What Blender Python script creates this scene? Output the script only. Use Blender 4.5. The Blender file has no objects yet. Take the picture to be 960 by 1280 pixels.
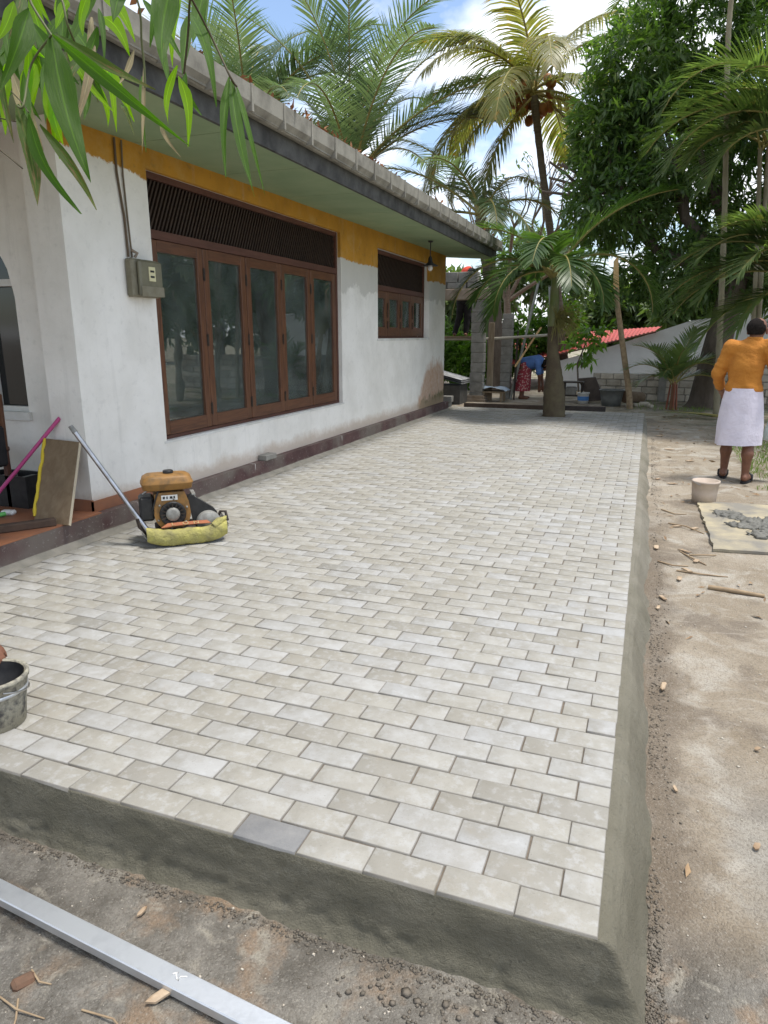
import bpy, math, random
import numpy as np
from mathutils import Vector, Matrix
R = math.radians
scene = bpy.context.scene
COL = scene.collection
rng = random.Random(7)
nrng = np.random.default_rng(11)

# ------------------------------------------------------------------ camera
cam_d = bpy.data.cameras.new('camera')
cam = bpy.data.objects.new('camera', cam_d); COL.objects.link(cam)
CAM = Vector((-0.0065, -1.4901, 1.4411))
cam.location = CAM
YAW, PITCH = -0.3583, -0.2498
cam.rotation_euler = (math.pi/2 + PITCH, 0.0005, -YAW)
cam_d.sensor_fit = 'VERTICAL'; cam_d.sensor_height = 36.0
cam_d.lens = 864.15/1280*36.0
cam_d.clip_start = 0.05; cam_d.clip_end = 2000
scene.camera = cam

# ------------------------------------------------------------------ sky
SUN_EL, SUN_AZ = R(74), R(78)          # azimuth from +Y towards +X
world = bpy.data.worlds.new('World'); scene.world = world
world.use_nodes = True
nt = world.node_tree; nt.nodes.clear()
def N(t, typ, **kw):
    n = t.nodes.new(typ)
    for k, v in kw.items(): setattr(n, k, v)
    return n
out = N(nt, 'ShaderNodeOutputWorld'); bg = N(nt, 'ShaderNodeBackground')
sky = N(nt, 'ShaderNodeTexSky'); sky.sky_type = 'NISHITA'; sky.sun_disc = False
sky.sun_elevation = SUN_EL; sky.sun_rotation = SUN_AZ; sky.air_density = 1.0; sky.dust_density = 1.2
tc = N(nt, 'ShaderNodeTexCoord')
sep = N(nt, 'ShaderNodeSeparateXYZ'); nt.links.new(tc.outputs['Generated'], sep.inputs[0])
addz = N(nt, 'ShaderNodeMath', operation='MAXIMUM'); nt.links.new(sep.outputs[2], addz.inputs[0]); addz.inputs[1].default_value = 0.0
addz2 = N(nt, 'ShaderNodeMath', operation='ADD'); nt.links.new(addz.outputs[0], addz2.inputs[0]); addz2.inputs[1].default_value = 0.45
dv = N(nt, 'ShaderNodeVectorMath', operation='DIVIDE'); nt.links.new(tc.outputs['Generated'], dv.inputs[0])
cmb = N(nt, 'ShaderNodeCombineXYZ')
for i in range(3): nt.links.new(addz2.outputs[0], cmb.inputs[i])
nt.links.new(cmb.outputs[0], dv.inputs[1])
nz = N(nt, 'ShaderNodeTexNoise'); nz.inputs['Scale'].default_value = 3.1; nz.inputs['Detail'].default_value = 7; nz.inputs['Roughness'].default_value = .56
nt.links.new(dv.outputs[0], nz.inputs['Vector'])
rmp = N(nt, 'ShaderNodeValToRGB'); rmp.color_ramp.elements[0].position = .41; rmp.color_ramp.elements[1].position = .60
nt.links.new(nz.outputs['Fac'], rmp.inputs[0])
sc10 = N(nt, 'ShaderNodeVectorMath', operation='SCALE'); nt.links.new(sky.outputs[0], sc10.inputs[0]); sc10.inputs['Scale'].default_value = 1.35
mx = N(nt, 'ShaderNodeMix', data_type='RGBA'); nt.links.new(rmp.outputs[0], mx.inputs[0])
nt.links.new(sc10.outputs[0], mx.inputs[6]); mx.inputs[7].default_value = (8.6, 8.8, 9.2, 1)
nt.links.new(mx.outputs[2], bg.inputs[0]); bg.inputs[1].default_value = 0.10
nt.links.new(bg.outputs[0], out.inputs[0])

sun_d = bpy.data.lights.new('sun', 'SUN'); sun_d.energy = 2.4; sun_d.angle = R(12); sun_d.color = (1, .955, .88)
sun = bpy.data.objects.new('sun', sun_d); COL.objects.link(sun)
sdir = Vector((math.sin(SUN_AZ)*math.cos(SUN_EL), math.cos(SUN_AZ)*math.cos(SUN_EL), math.sin(SUN_EL)))
sun.rotation_euler = sdir.to_track_quat('Z', 'Y').to_euler(); sun.location = (0, 0, 30)

scene.view_settings.view_transform = 'Standard'; scene.view_settings.look = 'None'
scene.view_settings.gamma = 1; scene.view_settings.exposure = 0.80
scene.view_settings.use_curve_mapping = False
scene.cycles.use_denoising = True
scene.cycles.max_bounces = 8; scene.cycles.transparent_max_bounces = 12

# ------------------------------------------------------------------ materials
def mat(name):
    m = bpy.data.materials.new(name); m.use_nodes = True
    t = m.node_tree; b = t.nodes['Principled BSDF']
    return m, t, b
def noise(t, scale, detail=4, rough=.55, vec=None, dist=0):
    n = N(t, 'ShaderNodeTexNoise'); n.inputs['Scale'].default_value = scale
    n.inputs['Detail'].default_value = detail; n.inputs['Roughness'].default_value = rough; n.inputs['Distortion'].default_value = dist
    if vec is None:
        g = t.nodes.get('geo') or N(t, 'ShaderNodeNewGeometry', name='geo'); vec = g.outputs['Position']
    t.links.new(vec, n.inputs['Vector'])
    return n.outputs['Fac']
def ramp(t, fac, a, b, ca=(0, 0, 0, 1), cb=(1, 1, 1, 1)):
    r = N(t, 'ShaderNodeMapRange'); rev = ca[0] > cb[0]
    r.inputs[1].default_value = a; r.inputs[2].default_value = b
    r.inputs[3].default_value = 1.0 if rev else 0.0; r.inputs[4].default_value = 0.0 if rev else 1.0
    t.links.new(fac, r.inputs[0]); return r.outputs[0]
def mixc(t, fac, a, b, mode='MIX'):
    n = N(t, 'ShaderNodeMix', data_type='RGBA', blend_type=mode)
    for s, v in ((n.inputs[0], fac), (n.inputs[6], a), (n.inputs[7], b)):
        if hasattr(v, 'is_output'): t.links.new(v, s)
        else: s.default_value = v if not isinstance(v, tuple) or len(v) == 4 else (*v, 1)
    return n.outputs[2]
def mth(t, op, a, b=0.0, clamp=False):
    n = N(t, 'ShaderNodeMath', operation=op); n.use_clamp = clamp
    for i, v in enumerate((a, b)):
        if hasattr(v, 'is_output'): t.links.new(v, n.inputs[i])
        else: n.inputs[i].default_value = v
    return n.outputs[0]
def bump(t, b, h, strength, dist=.01):
    n = N(t, 'ShaderNodeBump'); n.inputs['Strength'].default_value = strength; n.inputs['Distance'].default_value = dist
    t.links.new(h, n.inputs['Height']); t.links.new(n.outputs[0], b.inputs['Normal']); return n
def setc(t, b, c):
    if hasattr(c, 'is_output'): t.links.new(c, b.inputs['Base Color'])
    else: b.inputs['Base Color'].default_value = (*c, 1)
def simple(name, c, rough=.8, c2=None, scale=8, bmp=0, bscale=60, metal=0, spec=.35, lo=.35, hi=.65, dist=.006, stretch=None):
    m, t, b = mat(name)
    b.inputs['Roughness'].default_value = rough; b.inputs['Metallic'].default_value = metal
    b.inputs['Specular IOR Level'].default_value = spec
    vec = None
    if stretch:
        g = N(t, 'ShaderNodeTexCoord'); mp = N(t, 'ShaderNodeMapping'); mp.inputs['Scale'].default_value = stretch
        t.links.new(g.outputs['Object'], mp.inputs[0]); vec = mp.outputs[0]
    if c2: setc(t, b, mixc(t, ramp(t, noise(t, scale, 6, .6, vec), lo, hi), c, c2))
    else: setc(t, b, c)
    if bmp: bump(t, b, noise(t, bscale, 6, .65, vec), bmp, dist)
    return m
def leafmat(name, c1, c2, c3=None, trans=.4, rough=.42, scale=2.0, tcol=None):
    m, t, b = mat(name)
    col = mixc(t, ramp(t, noise(t, scale, 4), .35, .65), c1, c2)
    if c3: col = mixc(t, ramp(t, noise(t, scale*4.7, 2), .60, .70), col, c3)
    t.links.new(col, b.inputs['Base Color']); b.inputs['Roughness'].default_value = rough; b.inputs['Specular IOR Level'].default_value = .45
    tr = N(t, 'ShaderNodeBsdfTranslucent')
    tc_ = mixc(t, 1.0, col, tcol or (1.9, 2.3, .7), 'MULTIPLY'); t.links.new(tc_, tr.inputs[0])
    ms = N(t, 'ShaderNodeMixShader'); ms.inputs[0].default_value = trans
    o = t.nodes['Material Output']
    t.links.new(b.outputs[0], ms.inputs[1]); t.links.new(tr.outputs[0], ms.inputs[2]); t.links.new(ms.outputs[0], o.inputs[0])
    return m
PA, PB = .104, .2095          # paver row pitch, column pitch

def paver_material():
    m, t, b = mat('paver_concrete')
    g = N(t, 'ShaderNodeNewGeometry', name='geo'); s = N(t, 'ShaderNodeSeparateXYZ'); t.links.new(g.outputs['Position'], s.inputs[0])
    row = mth(t, 'FLOOR', mth(t, 'DIVIDE', s.outputs[1], PA))
    odd = mth(t, 'MULTIPLY', mth(t, 'MODULO', row, 2.0), .5)
    cl = mth(t, 'FLOOR', mth(t, 'ADD', mth(t, 'DIVIDE', s.outputs[0], PB), odd))
    cv = N(t, 'ShaderNodeCombineXYZ'); t.links.new(row, cv.inputs[0]); t.links.new(cl, cv.inputs[1])
    wn = N(t, 'ShaderNodeTexWhiteNoise', noise_dimensions='3D'); t.links.new(cv.outputs[0], wn.inputs['Vector'])
    r = N(t, 'ShaderNodeValToRGB'); e = r.color_ramp.elements
    e[0].position = 0; e[0].color = (.30, .292, .27, 1)
    e[1].position = 1; e[1].color = (.465, .46, .445, 1)
    for p, c in ((.010, (.335, .322, .29)), (.12, (.385, .368, .325)), (.40, (.415, .402, .365)), (.65, (.435, .425, .395)), (.82, (.43, .432, .43))):
        x = e.new(p); x.color = (*c, 1)
    t.links.new(wn.outputs['Value'], r.inputs[0])
    # offset noise by each paver so no stain runs across a joint
    off = N(t, 'ShaderNodeVectorMath', operation='SCALE'); t.links.new(wn.outputs['Color'], off.inputs[0]); off.inputs['Scale'].default_value = 40
    ad = N(t, 'ShaderNodeVectorMath', operation='ADD'); t.links.new(g.outputs['Position'], ad.inputs[0]); t.links.new(off.outputs[0], ad.inputs[1])
    v = ad.outputs[0]
    c = mixc(t, mth(t, 'MULTIPLY', ramp(t, noise(t, 9, 6, .65, v), .42, .66), .62), r.outputs[0], (.30, .282, .24))
    c = mixc(t, mth(t, 'MULTIPLY', ramp(t, noise(t, 26, 5, .65, v), .5, .66), .5), c, (.52, .525, .53))
    c = mixc(t, mth(t, 'MULTIPLY', ramp(t, noise(t, 1.1, 4, .6), .45, .7), .28), c, (.33, .31, .265))
    c = mixc(t, mth(t, 'MULTIPLY', ramp(t, noise(t, 160, 3, .6, v), .62, .72), .35), c, (.17, .16, .14))
    # sand-brown grime in the chamfers
    nrm = N(t, 'ShaderNodeSeparateXYZ'); t.links.new(g.outputs['True Normal'], nrm.inputs[0])
    side = ramp(t, nrm.outputs[2], .80, .985, (1, 1, 1, 1), (0, 0, 0, 1))
    c = mixc(t, mth(t, 'MULTIPLY', side, .6), c, (.20, .185, .165))
    c = mixc(t, mth(t, 'MULTIPLY', ramp(t, noise(t, 6, 6, .7, None, .6), .55, .72), .30), c, (.36, .31, .235))
    c = mixc(t, 1.0, c, (.775, .77, .755), 'MULTIPLY')
    t.links.new(c, b.inputs['Base Color']); b.inputs['Roughness'].default_value = .75; b.inputs['Specular IOR Level'].default_value = .35
    bump(t, b, mth(t, 'ADD', noise(t, 240, 4, .7), mth(t, 'MULTIPLY', noise(t, 45, 4), .8)), .28, .004)
    return m
def mortar_material():
    m, t, b = mat('wet_mortar')
    c = mixc(t, ramp(t, noise(t, 5, 6, .6), .35, .68), (.118, .109, .076), (.160, .147, .108))
    c = mixc(t, mth(t, 'MULTIPLY', ramp(t, noise(t, 40, 5, .7), .56, .7), .5), c, (.05, .05, .036))
    g = t.nodes['geo']; s = N(t, 'ShaderNodeSeparateXYZ'); t.links.new(g.outputs['Position'], s.inputs[0])
    # the right-hand haunch has dried paler along its length
    dry = mth(t, 'MULTIPLY', mth(t, 'MULTIPLY', ramp(t, s.outputs[1], .0, 4.5), ramp(t, noise(t, 2.2, 5), .25, .6)), .75)
    c = mixc(t, dry, c, (.235, .215, .175))
    c = mixc(t, mth(t, 'MULTIPLY', ramp(t, noise(t, 75, 4, .7), .60, .68), .55), c, (.045, .043, .032))
    c = mixc(t, mth(t, 'MULTIPLY', ramp(t, noise(t, 9, 6, .7, None, 1.5), .56, .66), .4), c, (.20, .19, .15))
    t.links.new(c, b.inputs['Base Color']); b.inputs['Roughness'].default_value = .62; b.inputs['Specular IOR Level'].default_value = .4
    st = N(t, 'ShaderNodeMapping'); st.inputs['Scale'].default_value = (1, .7, 1.4); t.links.new(g.outputs['Position'], st.inputs[0])
    bump(t, b, mth(t, 'ADD', noise(t, 13, 8, .74, st.outputs[0], .4), mth(t, 'MULTIPLY', noise(t, 110, 5, .75), .5)), .75, .014)
    return m
def ground_material():
    m, t, b = mat('site_dirt')
    g = N(t, 'ShaderNodeNewGeometry', name='geo'); s = N(t, 'ShaderNodeSeparateXYZ'); t.links.new(g.outputs['Position'], s.inputs[0])
    c = mixc(t, ramp(t, noise(t, 1.3, 6, .6), .38, .62), (.29, .238, .172), (.40, .345, .27))
    c = mixc(t, ramp(t, noise(t, 3.2, 6, .62, None, .8), .50, .64), c, (.46, .42, .355))       # dusty cement spill
    c = mixc(t, mth(t, 'MULTIPLY', ramp(t, noise(t, 2.1, 5, .6, None, .5), .52, .62), .75), c, (.20, .165, .128))   # damp patches
    st = N(t, 'ShaderNodeMapping'); st.inputs['Scale'].default_value = (1.0, 2.6, 1); st.inputs['Rotation'].default_value = (0, 0, .5); t.links.new(g.outputs['Position'], st.inputs[0])
    c = mixc(t, mth(t, 'MULTIPLY', ramp(t, noise(t, 4.5, 6, .7, st.outputs[0], 1.5), .56, .70), .55), c, (.49, .445, .38))
    # damp brown strip where the haunch was just laid
    dm = mth(t, 'ADD', s.outputs[0], mth(t, 'MULTIPLY', mth(t, 'SUBTRACT', noise(t, 2.6, 5, .65), .5), .55))
    dms = mth(t, 'MULTIPLY', ramp(t, dm, .20, .33, (1, 1, 1, 1), (0, 0, 0, 1)), ramp(t, s.outputs[1], 3.0, 6.5, (1, 1, 1, 1), (0, 0, 0, 1)))
    c = mixc(t, mth(t, 'MULTIPLY', dms, .75), c, (.17, .135, .10))
    # greyer gravelly earth near the front corner
    gr = mth(t, 'MULTIPLY', ramp(t, mth(t, 'ADD', s.outputs[1], mth(t, 'MULTIPLY', noise(t, 1.6, 5, .6), 1.2)), 1.3, 1.9, (1, 1, 1, 1), (0, 0, 0, 1)), ramp(t, dm, .32, .45))
    c = mixc(t, mth(t, 'MULTIPLY', gr, .7), c, (.34, .32, .28))
    # trodden grey, cement-dusted soil in front of the patio
    fr = ramp(t, mth(t, 'ADD', s.outputs[1], mth(t, 'MULTIPLY', s.outputs[0], -.12)), .12, .34, (1, 1, 1, 1), (0, 0, 0, 1))
    cf = mixc(t, ramp(t, noise(t, 6, 6, .65), .4, .6), (.14, .128, .108), (.25, .232, .20))
    cf = mixc(t, mth(t, 'MULTIPLY', ramp(t, noise(t, 4.2, 5, .6), .52, .63), .75), cf, (.31, .22, .145))
    cf = mixc(t, mth(t, 'MULTIPLY', ramp(t, noise(t, 9.0, 5, .6, None, 1), .55, .68), .85), cf, (.36, .33, .27))
    c = mixc(t, fr, c, cf)
    # lawn and leaf-litter further off
    far = mth(t, 'MULTIPLY', ramp(t, mth(t, 'ADD', mth(t, 'MULTIPLY', s.outputs[1], .045), mth(t, 'MULTIPLY', s.outputs[0], .09)), .50, .72), ramp(t, noise(t, 1.7, 5), .42, .58))
    c = mixc(t, mth(t, 'MULTIPLY', far, .7), c, (.10, .12, .045))
    c = mixc(t, mth(t, 'MULTIPLY', ramp(t, noise(t, 70, 5, .7), .56, .72), .42), c, (.15, .125, .098))
    c = mixc(t, mth(t, 'MULTIPLY', ramp(t, noise(t, 110, 3, .6), .64, .72), .5), c, (.52, .48, .42))
    vo = N(t, 'ShaderNodeTexVoronoi'); vo.inputs['Scale'].default_value = 170; t.links.new(g.outputs['Position'], vo.inputs['Vector'])
    vs_ = N(t, 'ShaderNodeSeparateColor'); t.links.new(vo.outputs['Color'], vs_.inputs[0])
    c = mixc(t, mth(t, 'MULTIPLY', ramp(t, vs_.outputs[0], .66, .72), .26), c, (.11, .092, .072))
    c = mixc(t, mth(t, 'MULTIPLY', ramp(t, vs_.outputs[1], .88, .92), .25), c, (.42, .385, .33))
    t.links.new(c, b.inputs['Base Color']); b.inputs['Roughness'].default_value = .92; b.inputs['Specular IOR Level'].default_value = .2
    bump(t, b, mth(t, 'ADD', mth(t, 'ADD', noise(t, 34, 7, .72), mth(t, 'MULTIPLY', noise(t, 160, 4, .7), .5)), mth(t, 'MULTIPLY', vo.outputs['Distance'], -.35)), .85, .018)
    return m
def wall_material():
    m, t, b = mat('house_paint')
    g = N(t, 'ShaderNodeNewGeometry', name='geo'); s = N(t, 'ShaderNodeSeparateXYZ'); t.links.new(g.outputs['Position'], s.inputs[0])
    X, Y, Z = s.outputs
    base = mixc(t, ramp(t, noise(t, 2.2, 6, .6), .4, .66), (.82, .80, .755), (.72, .70, .65))
    base = mixc(t, mth(t, 'MULTIPLY', ramp(t, noise(t, 17, 6, .65), .56, .74), .28), base, (.45, .445, .42))
    base = mixc(t, mth(t, 'MULTIPLY', ramp(t, noise(t, .9, 5, .65), .5, .7), .3), base, (.56, .55, .51))
    # grey undercoat patch between the windows
    patch = mth(t, 'MULTIPLY', ramp(t, mth(t, 'ADD', Z, mth(t, 'MULTIPLY', noise(t, 2.6, 5, .6), .55)), 2.27, 2.31), ramp(t, Y, 7.0, 7.05))
    base = mixc(t, mth(t, 'MULTIPLY', patch, .75), base, (.50, .485, .44))
    # yellow band under the eaves, its lower edge scraped uneven
    yn = mth(t, 'MULTIPLY', mth(t, 'SUBTRACT', noise(t, 3.5, 8, .8), .5), .2)
    edge = N(t, 'ShaderNodeMapRange'); edge.inputs[1].default_value = 2.4; edge.inputs[2].default_value = 7.2; edge.inputs[3].default_value = 2.68; edge.inputs[4].default_value = 2.375
    t.links.new(Y, edge.inputs[0])
    yel = ramp(t, mth(t, 'SUBTRACT', mth(t, 'ADD', Z, yn), edge.outputs[0]), 0.0, .012)
    front = ramp(t, mth(t, 'ADD', X, 4.0), .17, .18)
    yel = mth(t, 'MULTIPLY', yel, front)
    yc = mixc(t, ramp(t, noise(t, 3.5, 6, .6), .4, .64), (.50, .25, .035), (.41, .205, .03))
    yc = mixc(t, mth(t, 'MULTIPLY', ramp(t, noise(t, 13, 5), .6, .7), .5), yc, (.24, .15, .05))
    yc = mixc(t, mth(t, 'MULTIPLY', ramp(t, noise(t, 2.3, 6, .7), .52, .66), .45), yc, (.50, .33, .12))
    c = mixc(t, yel, base, yc)
    # bare, damp-stained plaster low at the far corner with moss under it
    dy = mth(t, 'DIVIDE', mth(t, 'SUBTRACT', Y, 11.35), 1.15); dz = mth(t, 'DIVIDE', mth(t, 'SUBTRACT', Z, .15), .95)
    rr = mth(t, 'SQRT', mth(t, 'ADD', mth(t, 'MULTIPLY', dy, dy), mth(t, 'MULTIPLY', dz, dz)))
    rr = mth(t, 'ADD', rr, mth(t, 'MULTIPLY', mth(t, 'SUBTRACT', noise(t, 4, 6, .7), .5), .55))
    st = ramp(t, rr, .78, .95, (1, 1, 1, 1), (0, 0, 0, 1))
    c = mixc(t, mth(t, 'MULTIPLY', st, mth(t, 'ADD', mth(t, 'MULTIPLY', noise(t, 9, 5, .7), .8), .35)), c, (.42, .235, .13))
    mo = ramp(t, mth(t, 'ADD', mth(t, 'ADD', Z, mth(t, 'MULTIPLY', mth(t, 'SUBTRACT', noise(t, 6, 5, .7), .5), .5)), mth(t, 'MULTIPLY', dy, -.12)), .30, .42, (1, 1, 1, 1), (0, 0, 0, 1))
    c = mixc(t, mth(t, 'MULTIPLY', mth(t, 'MULTIPLY', mo, st), .8), c, (.09, .095, .03))
    # splash dirt along the base
    sp = ramp(t, mth(t, 'SUBTRACT', Z, mth(t, 'MULTIPLY', noise(t, 3.2, 6, .7), .26)), .10, .20, (1, 1, 1, 1), (0, 0, 0, 1))
    c = mixc(t, mth(t, 'MULTIPLY', sp, .6), c, (.42, .31, .22))
    vs = N(t, 'ShaderNodeMapping'); vs.inputs['Scale'].default_value = (6, 6, .5); t.links.new(g.outputs['Position'], vs.inputs[0])
    c = mixc(t, mth(t, 'MULTIPLY', ramp(t, noise(t, 1.6, 5, .7, vs.outputs[0]), .58, .72), .22), c, (.42, .41, .38))
    t.links.new(c, b.inputs['Base Color']); b.inputs['Roughness'].default_value = .85; b.inputs['Specular IOR Level'].default_value = .2
    bump(t, b, mth(t, 'ADD', noise(t, 7, 6, .6), mth(t, 'MULTIPLY', noise(t, 120, 4, .7), .18)), .22, .03)
    return m
def plinth_material():
    m, t, b = mat('plinth_paint')
    c = mixc(t, ramp(t, noise(t, 4, 6, .65), .38, .62), (.060, .026, .026), (.095, .048, .046))
    g = t.nodes['geo']; s = N(t, 'ShaderNodeSeparateXYZ'); t.links.new(g.outputs['Position'], s.inputs[0])
    c = mixc(t, mth(t, 'MULTIPLY', ramp(t, noise(t, .8, 4, .6), .47, .57), .75), c, (.155, .135, .115))
    vs = N(t, 'ShaderNodeMapping'); vs.inputs['Scale'].default_value = (1, 9, .9); t.links.new(g.outputs['Position'], vs.inputs[0])
    c = mixc(t, mth(t, 'MULTIPLY', ramp(t, noise(t, 2.4, 3, .5, vs.outputs[0]), .70, .73), .8), c, (.62, .60, .57))     # paint drips
    c = mixc(t, mth(t, 'MULTIPLY', ramp(t, noise(t, 45, 4, .7), .60, .68), .45), c, (.45, .42, .38))
    low = ramp(t, mth(t, 'SUBTRACT', s.outputs[2], mth(t, 'MULTIPLY', noise(t, 5, 5, .6), .05)), -.005, .02, (1, 1, 1, 1), (0, 0, 0, 1))
    c = mixc(t, mth(t, 'MULTIPLY', low, .8), c, (.22, .19, .15))
    t.links.new(c, b.inputs['Base Color']); b.inputs['Roughness'].default_value = .7
    bump(t, b, noise(t, 40, 6, .7), .4, .008)
    return m
def wood_material(name, c1, c2, axis, rough=.45, scale=3):
    m, t, b = mat(name)
    g = N(t, 'ShaderNodeNewGeometry', name='geo'); mp = N(t, 'ShaderNodeMapping')
    sc = [14, 14, 14]; sc['xyz'.index(axis)] = .9; mp.inputs['Scale'].default_value = sc
    t.links.new(g.outputs['Position'], mp.inputs[0])
    c = mixc(t, ramp(t, noise(t, scale, 6, .65, mp.outputs[0], .6), .36, .64), c1, c2)
    c = mixc(t, mth(t, 'MULTIPLY', ramp(t, noise(t, 6, 5), .58, .72), .4), c, tuple(v*.55 for v in c1))
    t.links.new(c, b.inputs['Base Color']); b.inputs['Roughness'].default_value = rough; b.inputs['Specular IOR Level'].default_value = .4
    bump(t, b, noise(t, scale*2, 5, .6, mp.outputs[0]), .15, .004)
    return m
def glass_material():
    m, t, b = mat('window_glass')
    t.nodes.remove(b); o = t.nodes['Material Output']
    tr = N(t, 'ShaderNodeBsdfTransparent'); tr.inputs[0].default_value = (.80, .88, .85, 1)
    gl = N(t, 'ShaderNodeBsdfGlossy'); gl.inputs['Roughness'].default_value = .015; gl.inputs[0].default_value = (.9, .95, .95, 1)
    fr = N(t, 'ShaderNodeFresnel'); fr.inputs[0].default_value = 2.5
    df = N(t, 'ShaderNodeBsdfDiffuse'); df.inputs[0].default_value = (.36, .41, .39, 1)     # grey-teal veil: pale reflections put into the panes' colour
    ms = N(t, 'ShaderNodeMixShader'); t.links.new(fr.outputs[0], ms.inputs[0]); t.links.new(tr.outputs[0], ms.inputs[1]); t.links.new(gl.outputs[0], ms.inputs[2])
    m2 = N(t, 'ShaderNodeMixShader')
    t.links.new(mth(t, 'MULTIPLY', ramp(t, noise(t, 2.5, 5, .6), .2, .8), .20), m2.inputs[0])
    t.links.new(ms.outputs[0], m2.inputs[1]); t.links.new(df.outputs[0], m2.inputs[2]); t.links.new(m2.outputs[0], o.inputs[0])
    bn = N(t, 'ShaderNodeBump'); bn.inputs['Strength'].default_value = .05; bn.inputs['Distance'].default_value = .02
    t.links.new(noise(t, 2.2, 2), bn.inputs['Height']); t.links.new(bn.outputs[0], gl.inputs['Normal'])
    return m
MT = {}
MT['paver'] = paver_material(); MT['mortar'] = mortar_material(); MT['ground'] = ground_material()
MT['wall'] = wall_material(); MT['plinth'] = plinth_material(); MT['glass'] = glass_material()
MT['sand'] = simple('bedding_sand', (.12, .095, .07), .95, (.17, .14, .11), 30)
MT['frame'] = wood_material('sash_timber', (.075, .030, .016), (.150, .062, .028), 'z', .38, 4)
MT['frame_h'] = wood_material('rail_timber', (.072, .028, .015), (.142, .058, .027), 'y', .38, 4)
MT['darkframe'] = wood_material('dark_frame_timber', (.075, .028, .018), (.11, .045, .03), 'y', .55)
MT['slat'] = wood_material('slat_timber', (.022, .012, .008), (.042, .022, .013), 'z', .7)
MT['soffit'] = simple('soffit_paint', (.225, .31, .175), .75, (.285, .36, .21), 2.5, .1, 30, lo=.35, hi=.7)
MT['fascia'] = simple('weathered_fascia', (.045, .045, .043), .85, (.10, .10, .093), 6, .4, 40)
MT['gutter'] = simple('cement_gutter', (.29, .275, .23), .85, (.15, .14, .115), 5, .4, 50, lo=.42, hi=.72)
MT['tile'] = simple('clay_tile', (.30, .105, .05), .8, (.20, .10, .06), 7, .3, 50)
MT['terracotta'] = simple('floor_terracotta', (.33, .135, .065), .55, (.24, .11, .065), 5, .1, 40)
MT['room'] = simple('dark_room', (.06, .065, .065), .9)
MT['curtain'] = simple('grey_curtain', (.60, .64, .61), .9, (.50, .54, .51), 4)
MT['white'] = simple('white_paint', (.68, .68, .66), .6, (.55, .54, .5), 6)
MT['black'] = simple('black_plastic', (.014, .014, .015), .45, (.03, .03, .03), 20)
MT['iron'] = simple('dark_iron', (.03, .025, .022), .6, (.06, .045, .035), 20, metal=.3)
MT['steel'] = simple('bright_steel', (.52, .52, .52), .28, (.38, .37, .36), 18, metal=1.0)
MT['alu'] = simple('aluminium', (.62, .64, .66), .42, (.48, .50, .52), 9, .12, 60, metal=.75, lo=.45, hi=.75)
MT['engine'] = simple('engine_yellow', (.27, .14, .04), .55, (.13, .08, .035), 16, .25, 60, lo=.45, hi=.72)
MT['greymetal'] = simple('grey_casting', (.30, .30, .28), .6, (.19, .185, .17), 22, .2, 80, metal=.2)
MT['sack'] = simple('yellow_sack', (.46, .42, .12), .75, (.26, .235, .10), 11, .9, 22, dist=.02)
MT['sackprint'] = simple('sack_print', (.36, .13, .06), .8, (.27, .10, .05), 20)
MT['cement'] = simple('grey_block', (.27, .26, .235), .9, (.18, .172, .152), 7, .6, 60)
MT['concrete'] = simple('rough_concrete', (.30, .25, .20), .9, (.22, .165, .115), 5, .6, 30)
MT['oldwood'] = wood_material('old_timber', (.20, .145, .09), (.30, .235, .16), 'z', .8)
MT['palewood'] = wood_material('fresh_cut_timber', (.52, .33, .14), (.62, .42, .2), 'z', .7)
MT['bambo'] = wood_material('scaffold_pole', (.34, .31, .25), (.45, .42, .35), 'x', .75)
MT['ply'] = wood_material('worn_ply', (.155, .105, .06), (.205, .148, .09), 'z', .75, 1.6)
MT['plyedge'] = simple('ply_edge', (.52, .45, .33), .8)
MT['yellowrag'] = simple('yellow_paint', (.58, .43, .03), .6)
MT['bark'] = simple('palm_bark', (.20, .165, .125), .92, (.125, .10, .075), 6, .8, 26, stretch=(1, 1, 5), dist=.02)
MT['darkbark'] = simple('mango_bark', (.085, .066, .05), .95, (.15, .12, .095), 5, 1, 18, stretch=(1, 1, .4), dist=.03)
MT['cane'] = simple('areca_cane', (.20, .175, .11), .6, (.27, .24, .165), 4, .2, 20)
MT['coco'] = leafmat('coconut_frond', (.15, .175, .05), (.22, .205, .07), (.32, .22, .05), .42, .4, 1.1, (1.8, 1.9, .8))
MT['coco2'] = leafmat('green_coconut_frond', (.085, .135, .065), (.135, .175, .09), None, .42, .4, 1.0, (1.6, 1.75, 1.1))
MT['bottle'] = leafmat('royal_palm_frond', (.05, .095, .03), (.085, .14, .04), None, .34, .4, 1.5)
MT['areca'] = leafmat('areca_frond', (.085, .125, .055), (.145, .18, .09), (.20, .19, .08), .38, .32, 1.4)
MT['rachis'] = simple('frond_stalk', (.22, .20, .07), .6, (.30, .25, .08), 3)
MT['mango'] = leafmat('mango_leaf', (.055, .10, .038), (.11, .17, .055), (.17, .23, .07), .42, .36, 1.0)
MT['bush'] = leafmat('bright_leaf', (.07, .14, .022), (.13, .22, .035), None, .42, .42, 2.2)
MT['fartree'] = leafmat('distant_leaf', (.06, .10, .035), (.12, .16, .06), None, .35, .5, .8)
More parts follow.
